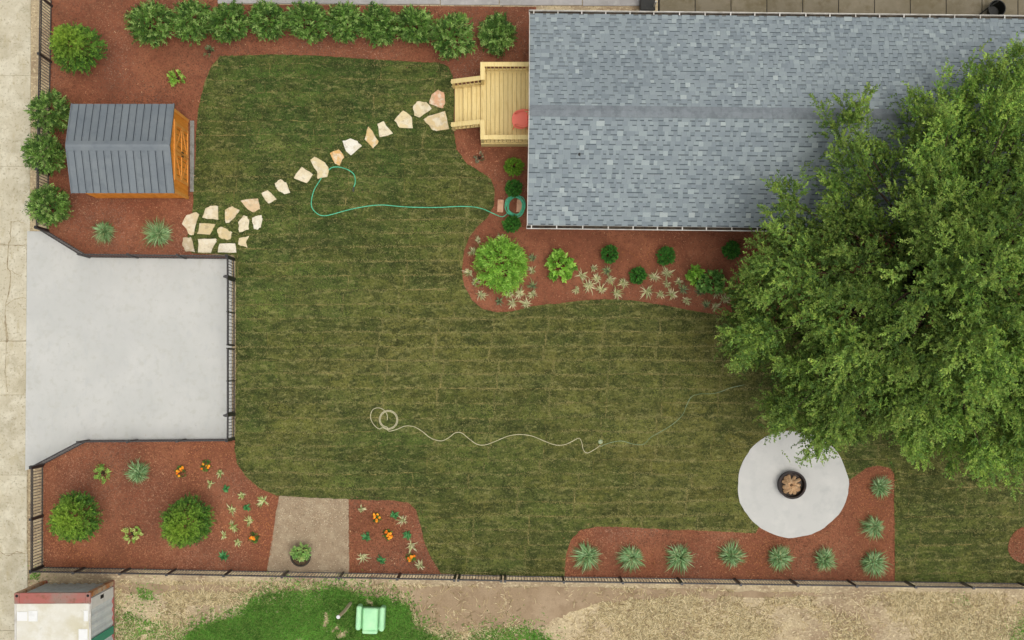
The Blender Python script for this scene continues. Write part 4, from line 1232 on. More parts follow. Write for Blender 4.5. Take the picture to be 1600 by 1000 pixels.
def shrub(name, label, px, py, h, rad, pal, seed, n=330, nleaf=11, ll=0.075, lw=0.032, tlen=0.26, cat='shrub', group=None, cone=0.0, tip=None, lumps=7, tiptop=None, lean=(0, 0), z0=0.03, vis=0.55, flat=1.0):
    r = np.random.default_rng(seed)
    p = W(px, py, h * vis)
    root = empty(name, (p.x, p.y, z0))
    tag(root, label, cat, group)
    # directions over the upper part of an uneven ellipsoid
    d = norm(r.normal(size=(n * 2, 3)))
    d = d[d[:, 2] > -0.55][:n]
    lum = norm(r.normal(size=(lumps, 3)) * np.array([1, 1, 0.6]) + np.array([0, 0, 0.3]))
    bump = np.max(np.clip(d @ lum.T, 0, 1) ** 5, axis=1)
    rr = 0.72 + 0.30 * bump
    fr = np.where(r.random(len(d)) < 0.62, r.uniform(0.78, 0.92, len(d)), r.uniform(0.35, 0.78, len(d)))
    half = h / 2
    zz = d[:, 2] * half * rr * fr
    tp = 1 - cone * np.clip((zz + half * 0.4) / (1.4 * half), 0, 1)
    b = np.stack([d[:, 0] * rad * rr * fr * tp * flat, d[:, 1] * rad * rr * fr * tp, zz + half], axis=1)
    k = np.clip(b[:, 2:] / h, 0, 1)
    b[:, 0:1] += k * lean[0]; b[:, 1:2] += k * lean[1]
    dd = norm(d * np.array([1, 1, 0.8]) + np.array([0, 0, 0.45]) + r.normal(0, 0.28, (len(d), 3)))
    cl = pick(r, len(d), pal)
    if tiptop is not None:
        kk = np.clip((k - 0.52) / 0.34, 0, 1)
        cl = cl * (1 - kk * 0.6) + np.array(tiptop) * kk * 0.6
    v, c = twig_foliage(r, b, dd, np.full(len(d), tlen) * r.uniform(0.65, 1.2, len(d)), nleaf, ll, lw, cl, tipcol=tip)
    v[:, 2] = np.maximum(v[:, 2], 0.005)
    link('foliage', np_mesh('foliage', v, 4, M['leaf'], c), root)
    st = MB()
    st.tube([(0, 0, -0.03), (0.01, 0, h * 0.25), (lean[0] * 0.5, lean[1] * 0.5, h * 0.62)], [0.05, 0.04, 0.015], 7)
    for q in range(4):
        a = q * 1.57 + 0.5
        st.tube([(0, 0, h * 0.12), (rad * 0.3 * math.cos(a), rad * 0.3 * math.sin(a), h * 0.35), (rad * 0.6 * math.cos(a), rad * 0.6 * math.sin(a), h * 0.6)], [0.025, 0.018, 0.008], 6)
    st.build('stem', M['bark'], root)
    return root

def strap_leaves(r, n, rad, hgt, w, pal, seg=4, outer=(0.55, 1.15), rise=(0.35, 1.1)):
    a = r.uniform(0, 2 * math.pi, n)
    R_ = rad * r.uniform(*outer, n); Hh = hgt * r.uniform(*rise, n)
    dirv = np.stack([np.cos(a), np.sin(a), np.zeros(n)], 1)
    sd = np.stack([-np.sin(a), np.cos(a), np.zeros(n)], 1)
    bend = r.normal(0, 0.18, n)
    ph_ = r.uniform(0, 6.28)
    R_ = R_ * (1 + 0.22 * np.cos(a - ph_))
    base = r.normal(0, rad * 0.08, (n, 3)); base[:, 2] = 0
    ts = np.linspace(0, 1, seg + 1)
    ctr = []
    for t in ts:
        z = Hh * (math.sin(min(t, 1) * 2.25)) * (1 - 0.12 * t)
        p = base + dirv * (R_ * t)[:, None] + sd * (bend * R_ * t * t)[:, None]
        p[:, 2] = np.maximum(z, 0.01)
        ctr.append(p)
    wd = [0.7, 1.0, 0.9, 0.6, 0.08] if seg == 4 else list(np.linspace(1, 0.1, seg + 1))
    W_ = w * r.uniform(0.7, 1.3, n)
    vs = []
    for i in range(seg):
        l0 = ctr[i] + sd * (W_ * wd[i] / 2)[:, None]; r0 = ctr[i] - sd * (W_ * wd[i] / 2)[:, None]
        l1 = ctr[i + 1] + sd * (W_ * wd[i + 1] / 2)[:, None]; r1 = ctr[i + 1] - sd * (W_ * wd[i + 1] / 2)[:, None]
        vs.append(np.stack([r0, l0, l1, r1], 1))
    v = np.stack(vs, 1).reshape(-1, 3)
    c = pick(r, n, pal)
    c = np.repeat(c * r.uniform(0.8, 1.2, (n, 1)), seg * 4, axis=0)
    return v, c

# ------------------------------------------------------------------ hedge and shrubs
hed = [(235, 38, 36), (300, 30, 33), (358, 34, 30), (420, 33, 29), (482, 33, 32), (540, 36, 28), (592, 38, 29), (648, 41, 27), (707, 55, 35), (775, 52, 29)]
for i, (x, y, rp_) in enumerate(hed):
    shrub('hedge_shrub', ORD[i] + ' leafy green shrub from the left in the long hedge row', x, y, 1.35 + 0.2 * ((i * 7) % 3 - 1), rp_ * S * 0.86, GREEN, 100 + i, n=300 + int(rp_ * 3), group='hedge shrubs along the top edge',
          ll=0.10, lw=0.036, tlen=0.24, lumps=8)
for i, (x, y, rp_, lab) in enumerate(((78, 174, 33, 'top one of three green shrubs squeezed between shed and alley fence'), (71, 241, 33, 'middle one of three green shrubs squeezed between shed and alley fence'),
                                      (76, 322, 31, 'lowest of three green shrubs between shed and alley fence'))):
    shrub('fence_shrub', lab, x, y, 1.7, rp_ * S * 0.86, GREEN, 130 + i, n=420, group='shrubs behind the shed', ll=0.09, lw=0.032, tlen=0.24)
for (x, y, lab, sd, le) in ((146, 98, 'large yellow-tipped evergreen in the upper left corner bed', 140, (-0.25, 0.35)), (142, 803, 'yellow-tipped evergreen nearest the alley in the lower left bed', 141, (-0.1, 0.0)),
                        (318, 803, 'yellow-tipped evergreen nearest the gravel patch in the lower left bed', 142, (-0.35, -0.25))):
    shrub('conical_evergreen', lab, x, y, 2.8, 0.84, YEW, sd, n=820, nleaf=12, ll=0.075, lw=0.036, cone=0.62, tiptop=C(136, 160, 56), group='yellow-tipped evergreens', cat='evergreen', vis=0.0, lean=le)
shrub('feathery_shrub', 'big bright lime green feathery shrub at the bed corner by the house', 786, 414, 1.15, 39 * S, LIME, 143, n=620, nleaf=11, ll=0.12, lw=0.026, tlen=0.26, vis=0.5, lumps=12)
shrub('lime_shrub', 'compact lime green shrub with broad rounded leaves right of the feathery shrub', 875, 415, 0.6, 21 * S, LIME, 144, n=85, nleaf=9, ll=0.13, lw=0.085, tlen=0.14, vis=0.6, lumps=6)
shrub('lime_shrub', 'small lime shrub leaning on the dark leafy shrub near the tree', 1086, 429, 0.5, 11 * S, LIME, 145, n=40, nleaf=8, ll=0.11, lw=0.07, tlen=0.12, vis=0.6, lumps=4)
shrub('leafy_shrub', 'dark green leafy shrub spreading between house and tree crown', 1112, 440, 0.55, 17 * S, [C(70, 112, 48), C(52, 90, 36), C(104, 146, 74), C(128, 168, 84)], 146, n=90, nleaf=8, ll=0.11, lw=0.06, tlen=0.14, vis=0.6, lumps=5, flat=1.3)
for i, (x, y, rp_, pal, lab) in enumerate(((952.5, 397, 13, BOX, 'leftmost clipped boxwood ball below the house gutter'), (996, 430, 12.5, BOX, 'clipped boxwood ball nearest the lawn among the striped clumps'),
                                          (1040.5, 400.5, 13.5, BOX, 'clipped boxwood ball below the gutter, left of the dark leafy shrub'), (1143, 391, 13, BOX, 'clipped boxwood ball half under the tree crown beside the house'),
                                          (803, 260, 14, [C(92, 128, 38), C(112, 146, 46), C(76, 112, 32)], 'yellowish clipped ball between the deck and the coiled hose'),
                                          (803, 294, 12.5, BOX, 'dark boxwood ball touching the top of the coiled hose'), (799.5, 350, 12.5, BOX, 'dark boxwood ball touching the bottom of the coiled hose'))):
    shrub('boxwood', lab, x, y, 0.55, rp_ * S * 0.92, pal, 150 + i, n=260, nleaf=12, ll=0.045, lw=0.028, tlen=0.09, lumps=24, group='clipped boxwood balls', vis=0.6)
shrub('young_shrub', 'small yellow-green young shrub alone in the bed above the shed', 275, 122, 0.4, 10 * S, [C(122, 158, 62), C(150, 176, 84), C(96, 132, 48)], 160, n=30, nleaf=7, ll=0.10, lw=0.055, tlen=0.12, vis=0.6, lumps=4)
shrub('young_shrub', 'tiny dark seedling by the corner of the lawn below the hedge', 326, 80, 0.25, 6 * S, [C(70, 96, 56), C(120, 128, 92)], 161, n=12, nleaf=6, ll=0.08, lw=0.03, tlen=0.09, vis=0.6, lumps=3)
shrub('young_shrub', 'tiny grey-green seedling in the mulch below the deck', 749, 246, 0.25, 6 * S, [C(82, 92, 66), C(120, 120, 96)], 162, n=12, nleaf=6, ll=0.08, lw=0.03, tlen=0.09, vis=0.6, lumps=3)
shrub('young_shrub', 'small yellowish shrub between the two evergreens in the lower left bed', 206, 835, 0.35, 11 * S, [C(160, 176, 92), C(182, 190, 120), C(120, 146, 66)], 163, n=26, nleaf=7, ll=0.09, lw=0.05, tlen=0.11, vis=0.6, lumps=4, flat=1.3)
shrub('young_shrub', 'yellow-green young shrub below the lower edge of the parking pad', 160, 739, 0.35, 11 * S, [C(112, 148, 66), C(150, 176, 90), C(90, 128, 52)], 164, n=28, nleaf=7, ll=0.11, lw=0.035, tlen=0.12, vis=0.6, lumps=4)

# ------------------------------------------------------------------ strap-leaved clumps
def clump(name, label, px, py, n, rad, hgt, w, pal, seed, cat, group, **kw):
    r = np.random.default_rng(seed)
    v, c = strap_leaves(r, n, rad, hgt, w, pal, **kw)
    p = W(px, py, hgt * 0.4)
    o = link(name, np_mesh(name, v, 4, M['leaf'], c), None, (p.x, p.y, 0.028))
    return tag(o, label, cat, group)
ORN = [C(100, 134, 84), C(124, 156, 106), C(82, 114, 66), C(146, 172, 128), C(70, 100, 56), C(132, 132, 90)]
og = [(919, 866, 21), (988, 870, 22), (1062, 869, 23), (1142, 869, 22), (1216, 870, 20), (1286, 875, 18), (1363, 877, 21)]
for i, (x, y, rp_) in enumerate(og):
    clump('ornamental_grass', ORD[i] + ' spiky ornamental grass from the left in the bed below the patio', x + random.uniform(-1, 1), y, random.randint(380, 540), rp_ * S * random.uniform(0.96, 1.14), random.uniform(0.34, 0.48), 0.023, ORN, 200 + i, 'ornamental grass', 'ornamental grasses', outer=(0.2, 1.1), rise=(0.25, 1.15))
for i, (x, y, rp_, lab) in enumerate(((1365, 822, 19, 'middle spiky grass of the column right of the patio'), (1373, 761, 17, 'topmost spiky grass of the column right of the patio'),
                                      (165, 360, 17, 'smaller of two spiky grasses below the shed'), (250, 366, 23, 'larger of two spiky grasses below the shed'), (218, 739, 19, 'spiky ornamental grass below the parking pad'))):
    clump('ornamental_grass', lab, x, y, random.randint(340, 480), rp_ * S * random.uniform(0.96, 1.12), random.uniform(0.34, 0.46), 0.023, ORN, 220 + i, 'ornamental grass', 'ornamental grasses', outer=(0.2, 1.1), rise=(0.25, 1.15))
LIR = [C(164, 162, 118), C(180, 176, 138), C(132, 140, 90), C(190, 184, 152), C(106, 116, 70), C(150, 150, 112)]
GRY = [C(86, 102, 72), C(110, 118, 88), C(70, 88, 56)]
hb = [(720 + x / 6.957, 360 + y / 6.957, s_, g_) for x, y, s_, g_ in ((185, 115, .7, 0), (130, 225, .8, 0), (90, 455, 1.1, 0), (160, 555, .8, 0), (225, 705, 1.1, 0), (415, 770, .8, 1), (560, 785, 1, 0), (720, 800, 1.1, 0), (640, 690, 1.1, 0), (790, 600, 1, 1),
        (775, 690, .9, 0), (435, 80, .8, 0), (785, 295, .8, 1), (780, 440, .8, 0), (1310, 495, 1.1, 0), (1395, 605, 1.3, 0), (1255, 640, .7, 0), (1440, 410, .7, 0), (1480, 530, .9, 0), (1530, 640, 1, 0), (520, 690, .9, 0))]
hb += [(930 + x / 6.957, 370 + y / 6.957, s_, g_) for x, y, s_, g_ in ((130, 370, 1, 1), (165, 465, .9, 0), (305, 500, 1.2, 0), (225, 615, 1.1, 0), (565, 595, 1.3, 0), (640, 440, 1.1, 0), (785, 400, 1.2, 0), (780, 510, .9, 0), (910, 490, .8, 0), (710, 620, .8, 0),
        (835, 625, 1.1, 0), (955, 575, 1, 1), (990, 690, .8, 0), (1130, 600, 1, 1), (1210, 745, 1, 1), (1300, 760, 1, 0), (1410, 680, 1, 0), (1320, 610, .9, 0))]
hb.sort()
for i, (x, y, s_, g_) in enumerate(hb):
    pal = GRY + LIR[2:3] if g_ else LIR
    clump('striped_clump', ORD[i] + ' pale striped clump from the left in the bed below the house', x, y, int(20 + 12 * s_), 0.205 * s_, 0.17, 0.027, pal, 300 + i, 'plant', 'striped clumps in the house bed', outer=(0.45, 1.15))
sw = [(320 + x / 5.556, 720 + y / 5.556, s_) for x, y, s_ in ((135, 105, .9), (50, 195, .9), (325, 295, .9), (515, 345, 1.2), (235, 425, 1.1), (390, 525, 1), (245, 565, 1.2), (165, 650, .8), (285, 705, .9))]
sw.sort()
for i, (x, y, s_) in enumerate(sw):
    clump('striped_clump', ORD[i] + ' pale striped clump from the left in the lower left bed', x, y, 28, 0.19 * s_, 0.15, 0.030, [C(176, 178, 122), C(190, 190, 146), C(138, 150, 86), C(100, 122, 62)], 350 + i, 'plant', 'striped clumps in the lower left bed', outer=(0.4, 1.1))
sm = sorted([(400 + x / 4, 750 + y / 4, s_) for x, y, s_ in ((660, 185, .9), (920, 250, 1.1), (970, 405, 1.3), (665, 480, 1.2), (1025, 535, 1.1))])
for i, (x, y, s_) in enumerate(sm):
    clump('striped_clump', ORD[i] + ' pale striped clump from the left in the small flower bed', x, y, 28, 0.19 * s_, 0.15, 0.029, LIR, 370 + i, 'plant', 'striped clumps in the small flower bed', outer=(0.4, 1.1))
DG = [C(48, 100, 52), C(66, 122, 66), C(84, 138, 84), C(40, 84, 44)]
dg = [(320 + 185 / 5.556, 720 + 240 / 5.556, 'upper small dark green rosette right of the lower evergreen', 0.14), (320 + 360 / 5.556, 720 + 405 / 5.556, 'grey-green rosette beside pale clumps left of the gravel patch', 0.14),
      (320 + 165 / 5.556, 720 + 830 / 5.556, 'dark blue-green leafy plant below the pale clumps by the lower fence', 0.21),
      (615.5, 803.7, 'dark rosette at the upper right of the small flower bed', 0.17), (574.3, 839.5, 'round green plant in the left middle of the small flower bed', 0.18),
      (637, 834, 'dark green plant just above the biggest pale clump in the small flower bed', 0.17), (596.8, 875, 'leafy green plant at the bottom of the small flower bed', 0.20)]
for i, (x, y, lab, rr) in enumerate(dg):
    clump('leafy_plant', lab, x, y, 34, rr, 0.13, 0.05, DG, 380 + i, 'plant', 'small dark green plants', outer=(0.3, 1.1))

# marigolds
def marigold(label, px, py, nf, rad, seed, orange=True):
    r = np.random.default_rng(seed)
    p = W(px, py, 0.15)
    root = empty('marigold', (p.x, p.y, 0.028))
    tag(root, label, 'flower', 'orange marigolds')
    n = 26
    d = norm(r.normal(size=(n, 3)) + np.array([0, 0, 0.5])); d[:, 2] = np.abs(d[:, 2])
    v, c = twig_foliage(r, d * np.array([rad, rad, 0.14]) * 0.6 + np.array([0, 0, 0.03]), d, np.full(n, 0.07), 7, 0.06, 0.022, pick(r, n, [C(60, 98, 40), C(84, 120, 50), C(46, 78, 34)]))
    v[:, 2] = np.maximum(v[:, 2], 0.005)
    link('foliage', np_mesh('foliage', v, 4, M['leaf'], c), root)
    for k in range(nf):
        a = r.uniform(0, 6.28); q = rad * r.uniform(0.1, 0.95)
        m2 = MB()
        cc_ = [C(240, 150, 30), C(246, 168, 44), C(226, 116, 28)][k % 3]
        m2.lathe([(0.008, -0.03), (0.038, -0.005), (0.043, 0.008), (0.032, 0.02), (0.015, 0.026), (0.001, 0.024)], 9, (0, 0, 0), cc_, 0.14)
        m2.build('blossom', M['petal'], root, loc=(q * math.cos(a), q * math.sin(a), 0.15 + r.uniform(-0.02, 0.03)))
marigold('marigold with orange blossoms at the top centre of the lower left bed', 282, 737, 8, 0.19, 401)
marigold('marigold with few orange blossoms under the pad corner', 321, 728, 5, 0.18, 402)
marigold('low marigold next to the gravel patch in the lower left bed', 320 + 420 / 5.556, 720 + 670 / 5.556, 6, 0.16, 403)
marigold('topmost bright marigold in the small flower bed', 587, 808.7, 8, 0.13, 404)
marigold('middle bright marigold in the small flower bed', 605.5, 836, 10, 0.16, 405)
marigold('lowest bright marigold in the small flower bed', 642, 871.5, 11, 0.14, 406)

# potted plant
p = W(470.5, 869, 0.30)
pot = empty('potted_plant', (p.x, p.y, 0.03))
tag(pot, 'round dark pot with a green bushy plant on the gravel patch', 'potted plant')
MB().lathe([(0.001, 0.0), (0.22, 0.0), (0.30, 0.36), (0.335, 0.37), (0.335, 0.40), (0.295, 0.40), (0.285, 0.32)], 28).build('pot', M['terracotta'], pot, smooth=False)
MB().lathe([(0.287, 0.335), (0.15, 0.345), (0.001, 0.35)], 20).build('soil', M['potsoil'], pot)
r = np.random.default_rng(410)
n = 70
d = norm(r.normal(size=(n, 3)) + np.array([0, 0, 0.5])); d[:, 2] = np.abs(d[:, 2])
v, c = twig_foliage(r, d * np.array([0.19, 0.12, 0.20]) + np.array([0.02, 0.15, 0.35]), d, np.full(n, 0.13), 8, 0.10, 0.045, pick(r, n, [C(110, 148, 76), C(136, 170, 96), C(84, 120, 56), C(150, 168, 100)]))
link('foliage', np_mesh('foliage', v, 4, M['leaf'], c), pot)

# ------------------------------------------------------------------ the big tree
crown_px = [(1186, 292), (1205, 272), (1240, 282), (1262, 312), (1300, 318), (1306, 250), (1302, 190), (1322, 158), (1350, 172), (1372, 205), (1400, 190), (1412, 150), (1450, 118), (1478, 136), (1500, 98), (1560, 86), (1640, 80), (1760, 110),
            (1860, 260), (1880, 430), (1840, 620), (1760, 730), (1640, 752), (1580, 720), (1545, 735), (1500, 738), (1455, 700), (1400, 692), (1345, 682), (1300, 716), (1250, 690), (1205, 650), (1226, 600), (1178, 578), (1142, 540), (1135, 480), (1152, 430),
            (1186, 392), (1200, 360), (1182, 330)]
cpoly = np.array(crown_px, dtype=float)
tb = W(1395, 447)
tree = empty('shade_tree', (tb.x, tb.y, 0))
tag(tree, 'large leafy green tree overhanging the house and lawn', 'tree')
r = np.random.default_rng(55)
def bdist(p):
    d = 1e9
    for i in range(len(cpoly)):
        a, b = cpoly[i], cpoly[(i + 1) % len(cpoly)]
        t = np.clip(np.dot(p - a, b - a) / np.dot(b - a, b - a), 0, 1)
        d = min(d, np.linalg.norm(p - a - t * (b - a)))
    return d
lobes = []
tries = 0
while tries < 12000 and len(lobes) < 190:
    tries += 1
    p = r.uniform(cpoly.min(0), cpoly.max(0))
    if p[0] > 1760 or not pip(p[None], cpoly)[0]: continue
    d = bdist(p)
    rad = r.uniform(0.42, 0.78) if d < 80 else r.uniform(0.65, 1.10)
    if d < rad * (0.78 if d < 60 else 0.95) / S: continue
    k = min(d / 260.0, 1.0)
    h = 3.6 + 5.4 * k ** 0.8 + r.uniform(-1.5, 1.5)
    if p[1] < 470 and p[0] > 1000:                       # clear of the house roof
        h = max(h, 5.2 + rad * 0.4)
    w = W(p[0], p[1], h)
    if any((Vector((l[0], l[1], l[2] * 0.8)) - Vector((w.x, w.y, h * 0.8))).length < (0.56 if d > 110 else 0.66) * (l[3] + rad) for l in lobes): continue
    lobes.append((w.x, w.y, h, rad))
VV, CC = [], []
TP = [C(62, 88, 36), C(82, 108, 44), C(98, 122, 50), C(118, 140, 60), C(72, 98, 46)]
def shoot(base, ax, L, R0, n, cl, tip):
    """one leafy shoot: leafy twigs feathering off a drooping, tapering axis"""
    t = r.uniform(0.0, 1.0, n)
    prp = norm(np.cross(np.repeat(ax[None], n, 0), r.normal(size=(n, 3))))
    rad_ = R0 * (1 - 0.8 * t)[:, None] * r.uniform(0.1, 0.7, (n, 1))
    b_ = base + ax * (L * t)[:, None] + prp * rad_
    b_[:, 2] -= 0.16 * L * t * t
    d_ = norm(ax * 0.85 + prp * 0.6 + np.array([0, 0, 0.12]) + r.normal(0, 0.2, (n, 3)))
    c_ = pick(r, n, TP) * cl * r.uniform(0.8, 1.22, (n, 1))
    k_ = (np.clip(t - 0.3, 0, 1) * 0.8)[:, None] * tip
    c_ = c_ * (1 - k_) + np.array(C(140, 162, 76)) * k_
    return twig_foliage(r, b_, d_, r.uniform(0.18, 0.42, n), 12, 0.080, 0.040, c_, spread=0.85, up=0.8, cj=0.22)
for (lx, ly, lz, rad) in lobes:
    out = np.array([lx - tb.x, ly - tb.y, 0.0]); od = np.linalg.norm(out)
    away = norm(out / max(od, 0.5) * min(od / 4.5, 1.1) + np.array([0, 0, 0.55]))
    c0_ = np.array([lx - tb.x, ly - tb.y, lz - rad * 0.45]) - away * rad * 0.3
    side_lit_tone = r.uniform(0.70, 1.22) * (1.16 if lx > W(1360, 0).x else 0.86)  # random tone, with lit right side and shaded left painted into leaf colour
    ns = 4 + int(rad * 5.5)
    for k in range(ns):
        ax = norm(away + r.normal(0, 0.48, 3) * np.array([1, 1, 0.5]))
        L = rad * r.uniform(0.9, 1.9)
        v, c = shoot(c0_ + r.normal(0, 0.34, 3) * rad, ax, L, 0.16 + 0.16 * rad, int(12 + 15 * L), side_lit_tone * r.uniform(0.82, 1.18), r.uniform(0.0, 1.0))
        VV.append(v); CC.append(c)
# thin understorey of single twigs lower in the crown
inner = [l for l in lobes if True]
for (lx, ly, lz, rad) in inner:
    n = 26
    b_ = np.array([lx - tb.x, ly - tb.y, max(lz - 1.2, 3.0)]) + r.normal(0, 0.34, (n, 3)) * np.array([1.2, 1.2, 0.7])
    b_[:, 2] = np.maximum(b_[:, 2], 4.75 if ly > W(0, 395).y else 2.6)
    d_ = norm(r.normal(size=(n, 3)) + np.array([0, 0, 0.4]))
    v, c = twig_foliage(r, b_, d_, r.uniform(0.25, 0.5, n), 11, 0.080, 0.042, pick(r, n, TP) * 0.85, spread=0.85, up=0.8, cj=0.2)
    VV.append(v); CC.append(c)
link('crown', np_mesh('crown', np.concatenate(VV), 4, M['leaf'], np.concatenate(CC)), tree)
MB().tube([(0, 0, -0.05), (0.02, 0.02, 0.5), (0.05, 0.0, 1.6), (0.0, 0.08, 3.0), (0.1, 0.1, 4.6), (0.3, 0.05, 6.2), (0.45, 0.1, 7.8)], [0.36, 0.27, 0.24, 0.22, 0.17, 0.11, 0.05], 12).build('trunk', M['bark'], tree, smooth=True)
for (lx, ly, lz, rad) in lobes:
    x, y = lx - tb.x, ly - tb.y
    z0 = min(2.2 + 0.42 * (lz - 2.2) + r.uniform(-0.3, 0.3), 7.0)
    A = Vector((0.04 * z0 * 0.8, 0.05, z0)); B = Vector((x, y, lz + 0.1))
    m1 = A.lerp(B, 0.35) + Vector((r.uniform(-.25, .25), r.uniform(-.25, .25), 0.35))
    m2 = A.lerp(B, 0.7) + Vector((r.uniform(-.25, .25), r.uniform(-.25, .25), 0.25))
    L = (B - A).length
    MB().tube([A, m1, m2, B], [0.045 + 0.012 * L, 0.035 + 0.008 * L, 0.025, 0.008], 6).build('limb', M['bark'], tree)

# ------------------------------------------------------------------ uncountable small stuff
# grass blades over the sod
def blade_tris(r, pts, z, L, w, lean, cols, nm):
    n = len(pts)
    a = r.uniform(0, 2 * math.pi, n)
    dirv = np.stack([np.cos(a), np.sin(a)], 1); sd = np.stack([-np.sin(a), np.cos(a)], 1)
    Ls = L * r.uniform(0.5, 1.3, n); ln = np.clip(lean + r.normal(0, 0.2, n), 0.1, 0.97)
    Wd = w * r.uniform(0.6, 1.4, n)
    p0 = np.column_stack([pts - sd * Wd[:, None] / 2, np.full(n, z)]); p1 = np.column_stack([pts + sd * Wd[:, None] / 2, np.full(n, z)])
    tip = np.column_stack([pts + dirv * (Ls * ln)[:, None], z + Ls * np.sqrt(1 - ln ** 2)])
    v = np.stack([p0, p1, tip], 1).reshape(-1, 3)
    return np_mesh(nm, v, 3, M['blade'], np.repeat(cols, 3, axis=0))
r = np.random.default_rng(77)
pts = scatter(lawn, 420000)
px = 800 + pts[:, 0] / S
py = 500 - pts[:, 1] / S
keep = ~((px > 1620) | ((px > 1240) & (py < 600)))
for sp_poly in stone_polys:
    keep &= ~pip(pts, sp_poly)
keep &= ~pip(pts, pat)
pts, px, py = pts[keep], px[keep], py[keep]
dry = 0.5 * np.clip((px - 380) / 700, 0, 1) + 0.5 * np.clip((py - 150) / 420, 0, 1)
dry = np.where(px > 1250, dry * 0.6, dry)
dry = np.clip(dry + 0.7 * (vnoise(pts, 0.33, 3) - 0.5) + 0.5 * (vnoise(pts, 2.2, 4) - 0.5), 0, 1)[:, None]
cols = np.array(C(70, 94, 38)) * (1 - dry) + np.array(C(106, 107, 54)) * dry
sm_ = lambda a, lo, hi: np.clip((a - lo) / (hi - lo), 0, 1)
patch = 0.52 + 0.32 * sm_(vnoise(pts, 0.8, 5), 0.25, 0.75) + 0.42 * sm_(vnoise(pts * np.array([0.8, 1.3]), 3.6, 6), 0.3, 0.7) + 0.36 * sm_(vnoise(pts * np.array([0.7, 1.5]), 8.0, 16), 0.3, 0.7)
real_pts = pts
pts = pts - warp(pts)
row_ = np.floor((SY0 - pts[:, 1]) / ROW).astype(int)
col_ = np.floor((pts[:, 0] - SX0 + 0.075 * row_) / LEN).astype(int)
patch *= 0.74 + 0.46 * np.random.default_rng(5).random((64, 64))[row_ % 64, col_ % 64]
patch *= 0.72 + 0.58 * sm_(vnoise(pts * np.array([0.45, 2.1]), 1.0, 31), 0.25, 0.75)
seam = np.minimum((SY0 - pts[:, 1]) % ROW, ROW - (SY0 - pts[:, 1]) % ROW) < 0.030 + 0.03 * vnoise(pts, 0.7, 33)
vx = pts[:, 0] * 1.0
near = np.zeros(len(pts), dtype=bool)
for rr_ in range(len(row_off)):
    mk = row_ == rr_
    m_ = (vx[mk] - SX0 - row_off[rr_]) % LEN
    near[mk] = np.minimum(m_, LEN - m_) < 0.045
seam = seam | (near & (px > 520))
pts = real_pts
cols = cols * patch[:, None] * r.uniform(0.78, 1.22, (len(pts), 1))
straw = (r.random(len(pts)) < 0.04 + 0.05 * dry[:, 0] + 0.85 * seam * (vnoise(pts, 0.9, 21) > 0.34) * (0.28 + 0.8 * dry[:, 0]))[:, None]
cols = np.where(straw, np.array(C(160, 152, 98)) * r.uniform(0.75, 1.15, (len(pts), 1)), cols)
o = link('grass_blades', blade_tris(r, pts, 0.05, 0.065, 0.014, 0.75, cols, 'grass_blades'), lawn_o); o['kind'] = 'stuff'

# mulch chips
cv, ck = [], []
stone_like = stone_polys + [pat]
for bp_, n, z in ((bedNW, 46000, 0.03), (bedH, 26000, 0.035), (bedSW, 26000, 0.03), (bedSM, 8000, 0.03), (bedSE, 22000, 0.03), (bedE, 1400, 0.076)):
    q = scatter([G(*p_) for p_ in bp_], n)
    if z < 0.07:
        q = q[~pip(q, lawn)]
    st_ = (r.random((len(q), 1)) < 0.10) & (z < 0.07)
    q = q + r.normal(0, 0.11, q.shape) * st_
    q = q[~pip(q, pat)]
    inl = pip(q, lawn)
    a = r.uniform(0, 6.28, len(q)); L = r.uniform(0.018, 0.065, len(q)); w_ = r.uniform(0.006, 0.018, len(q))
    dv = np.stack([np.cos(a), np.sin(a)], 1) * (L / 2)[:, None]; sv = np.stack([-np.sin(a), np.cos(a)], 1) * (w_ / 2)[:, None]
    zz = np.where(inl & (z < 0.07), 0.066, z) + r.uniform(0.0, 0.012, len(q)); ti = r.normal(0, 0.012, len(q))
    v = np.stack([np.column_stack([q - dv - sv, zz - ti]), np.column_stack([q + dv - sv, zz + ti]), np.column_stack([q + dv + sv, zz + ti + 0.003]), np.column_stack([q - dv + sv, zz - ti + 0.003])], 1)
    cv.append(v.reshape(-1, 3))
    c = pick(r, len(q), [C(132, 80, 56), C(156, 98, 70), C(104, 62, 44), C(172, 116, 86), C(88, 54, 40)], [0.34, 0.24, 0.22, 0.08, 0.12])
    fade = 0.62 + 0.70 * vnoise(q, 0.5, 41) + 0.28 * vnoise(q, 2.4, 42)
    fade = fade * (0.88 if n > 40000 else 1.06)
    c = c * fade[:, None] * np.array([1.05, 1.08, 0.86])
    grey = (0.45 * vnoise(q, 0.8, 43) + (0.10 if n > 40000 else 0.0))[:, None]
    c = c * (1 - grey) + c.mean(1, keepdims=True) * np.array([1.25, 0.95, 0.8]) * grey
    pale = (r.random(len(q)) < 0.004)[:, None]
    c = np.where(pale, np.array(C(206, 170, 130)), c)
    ck.append(np.repeat(c, 4, axis=0))
o = link('mulch_chips', np_mesh('mulch_chips', np.concatenate(cv), 4, M['chips'], np.concatenate(ck)))
tag(o, 'loose red-brown wood chips covering the planting beds', 'mulch', kind='stuff')

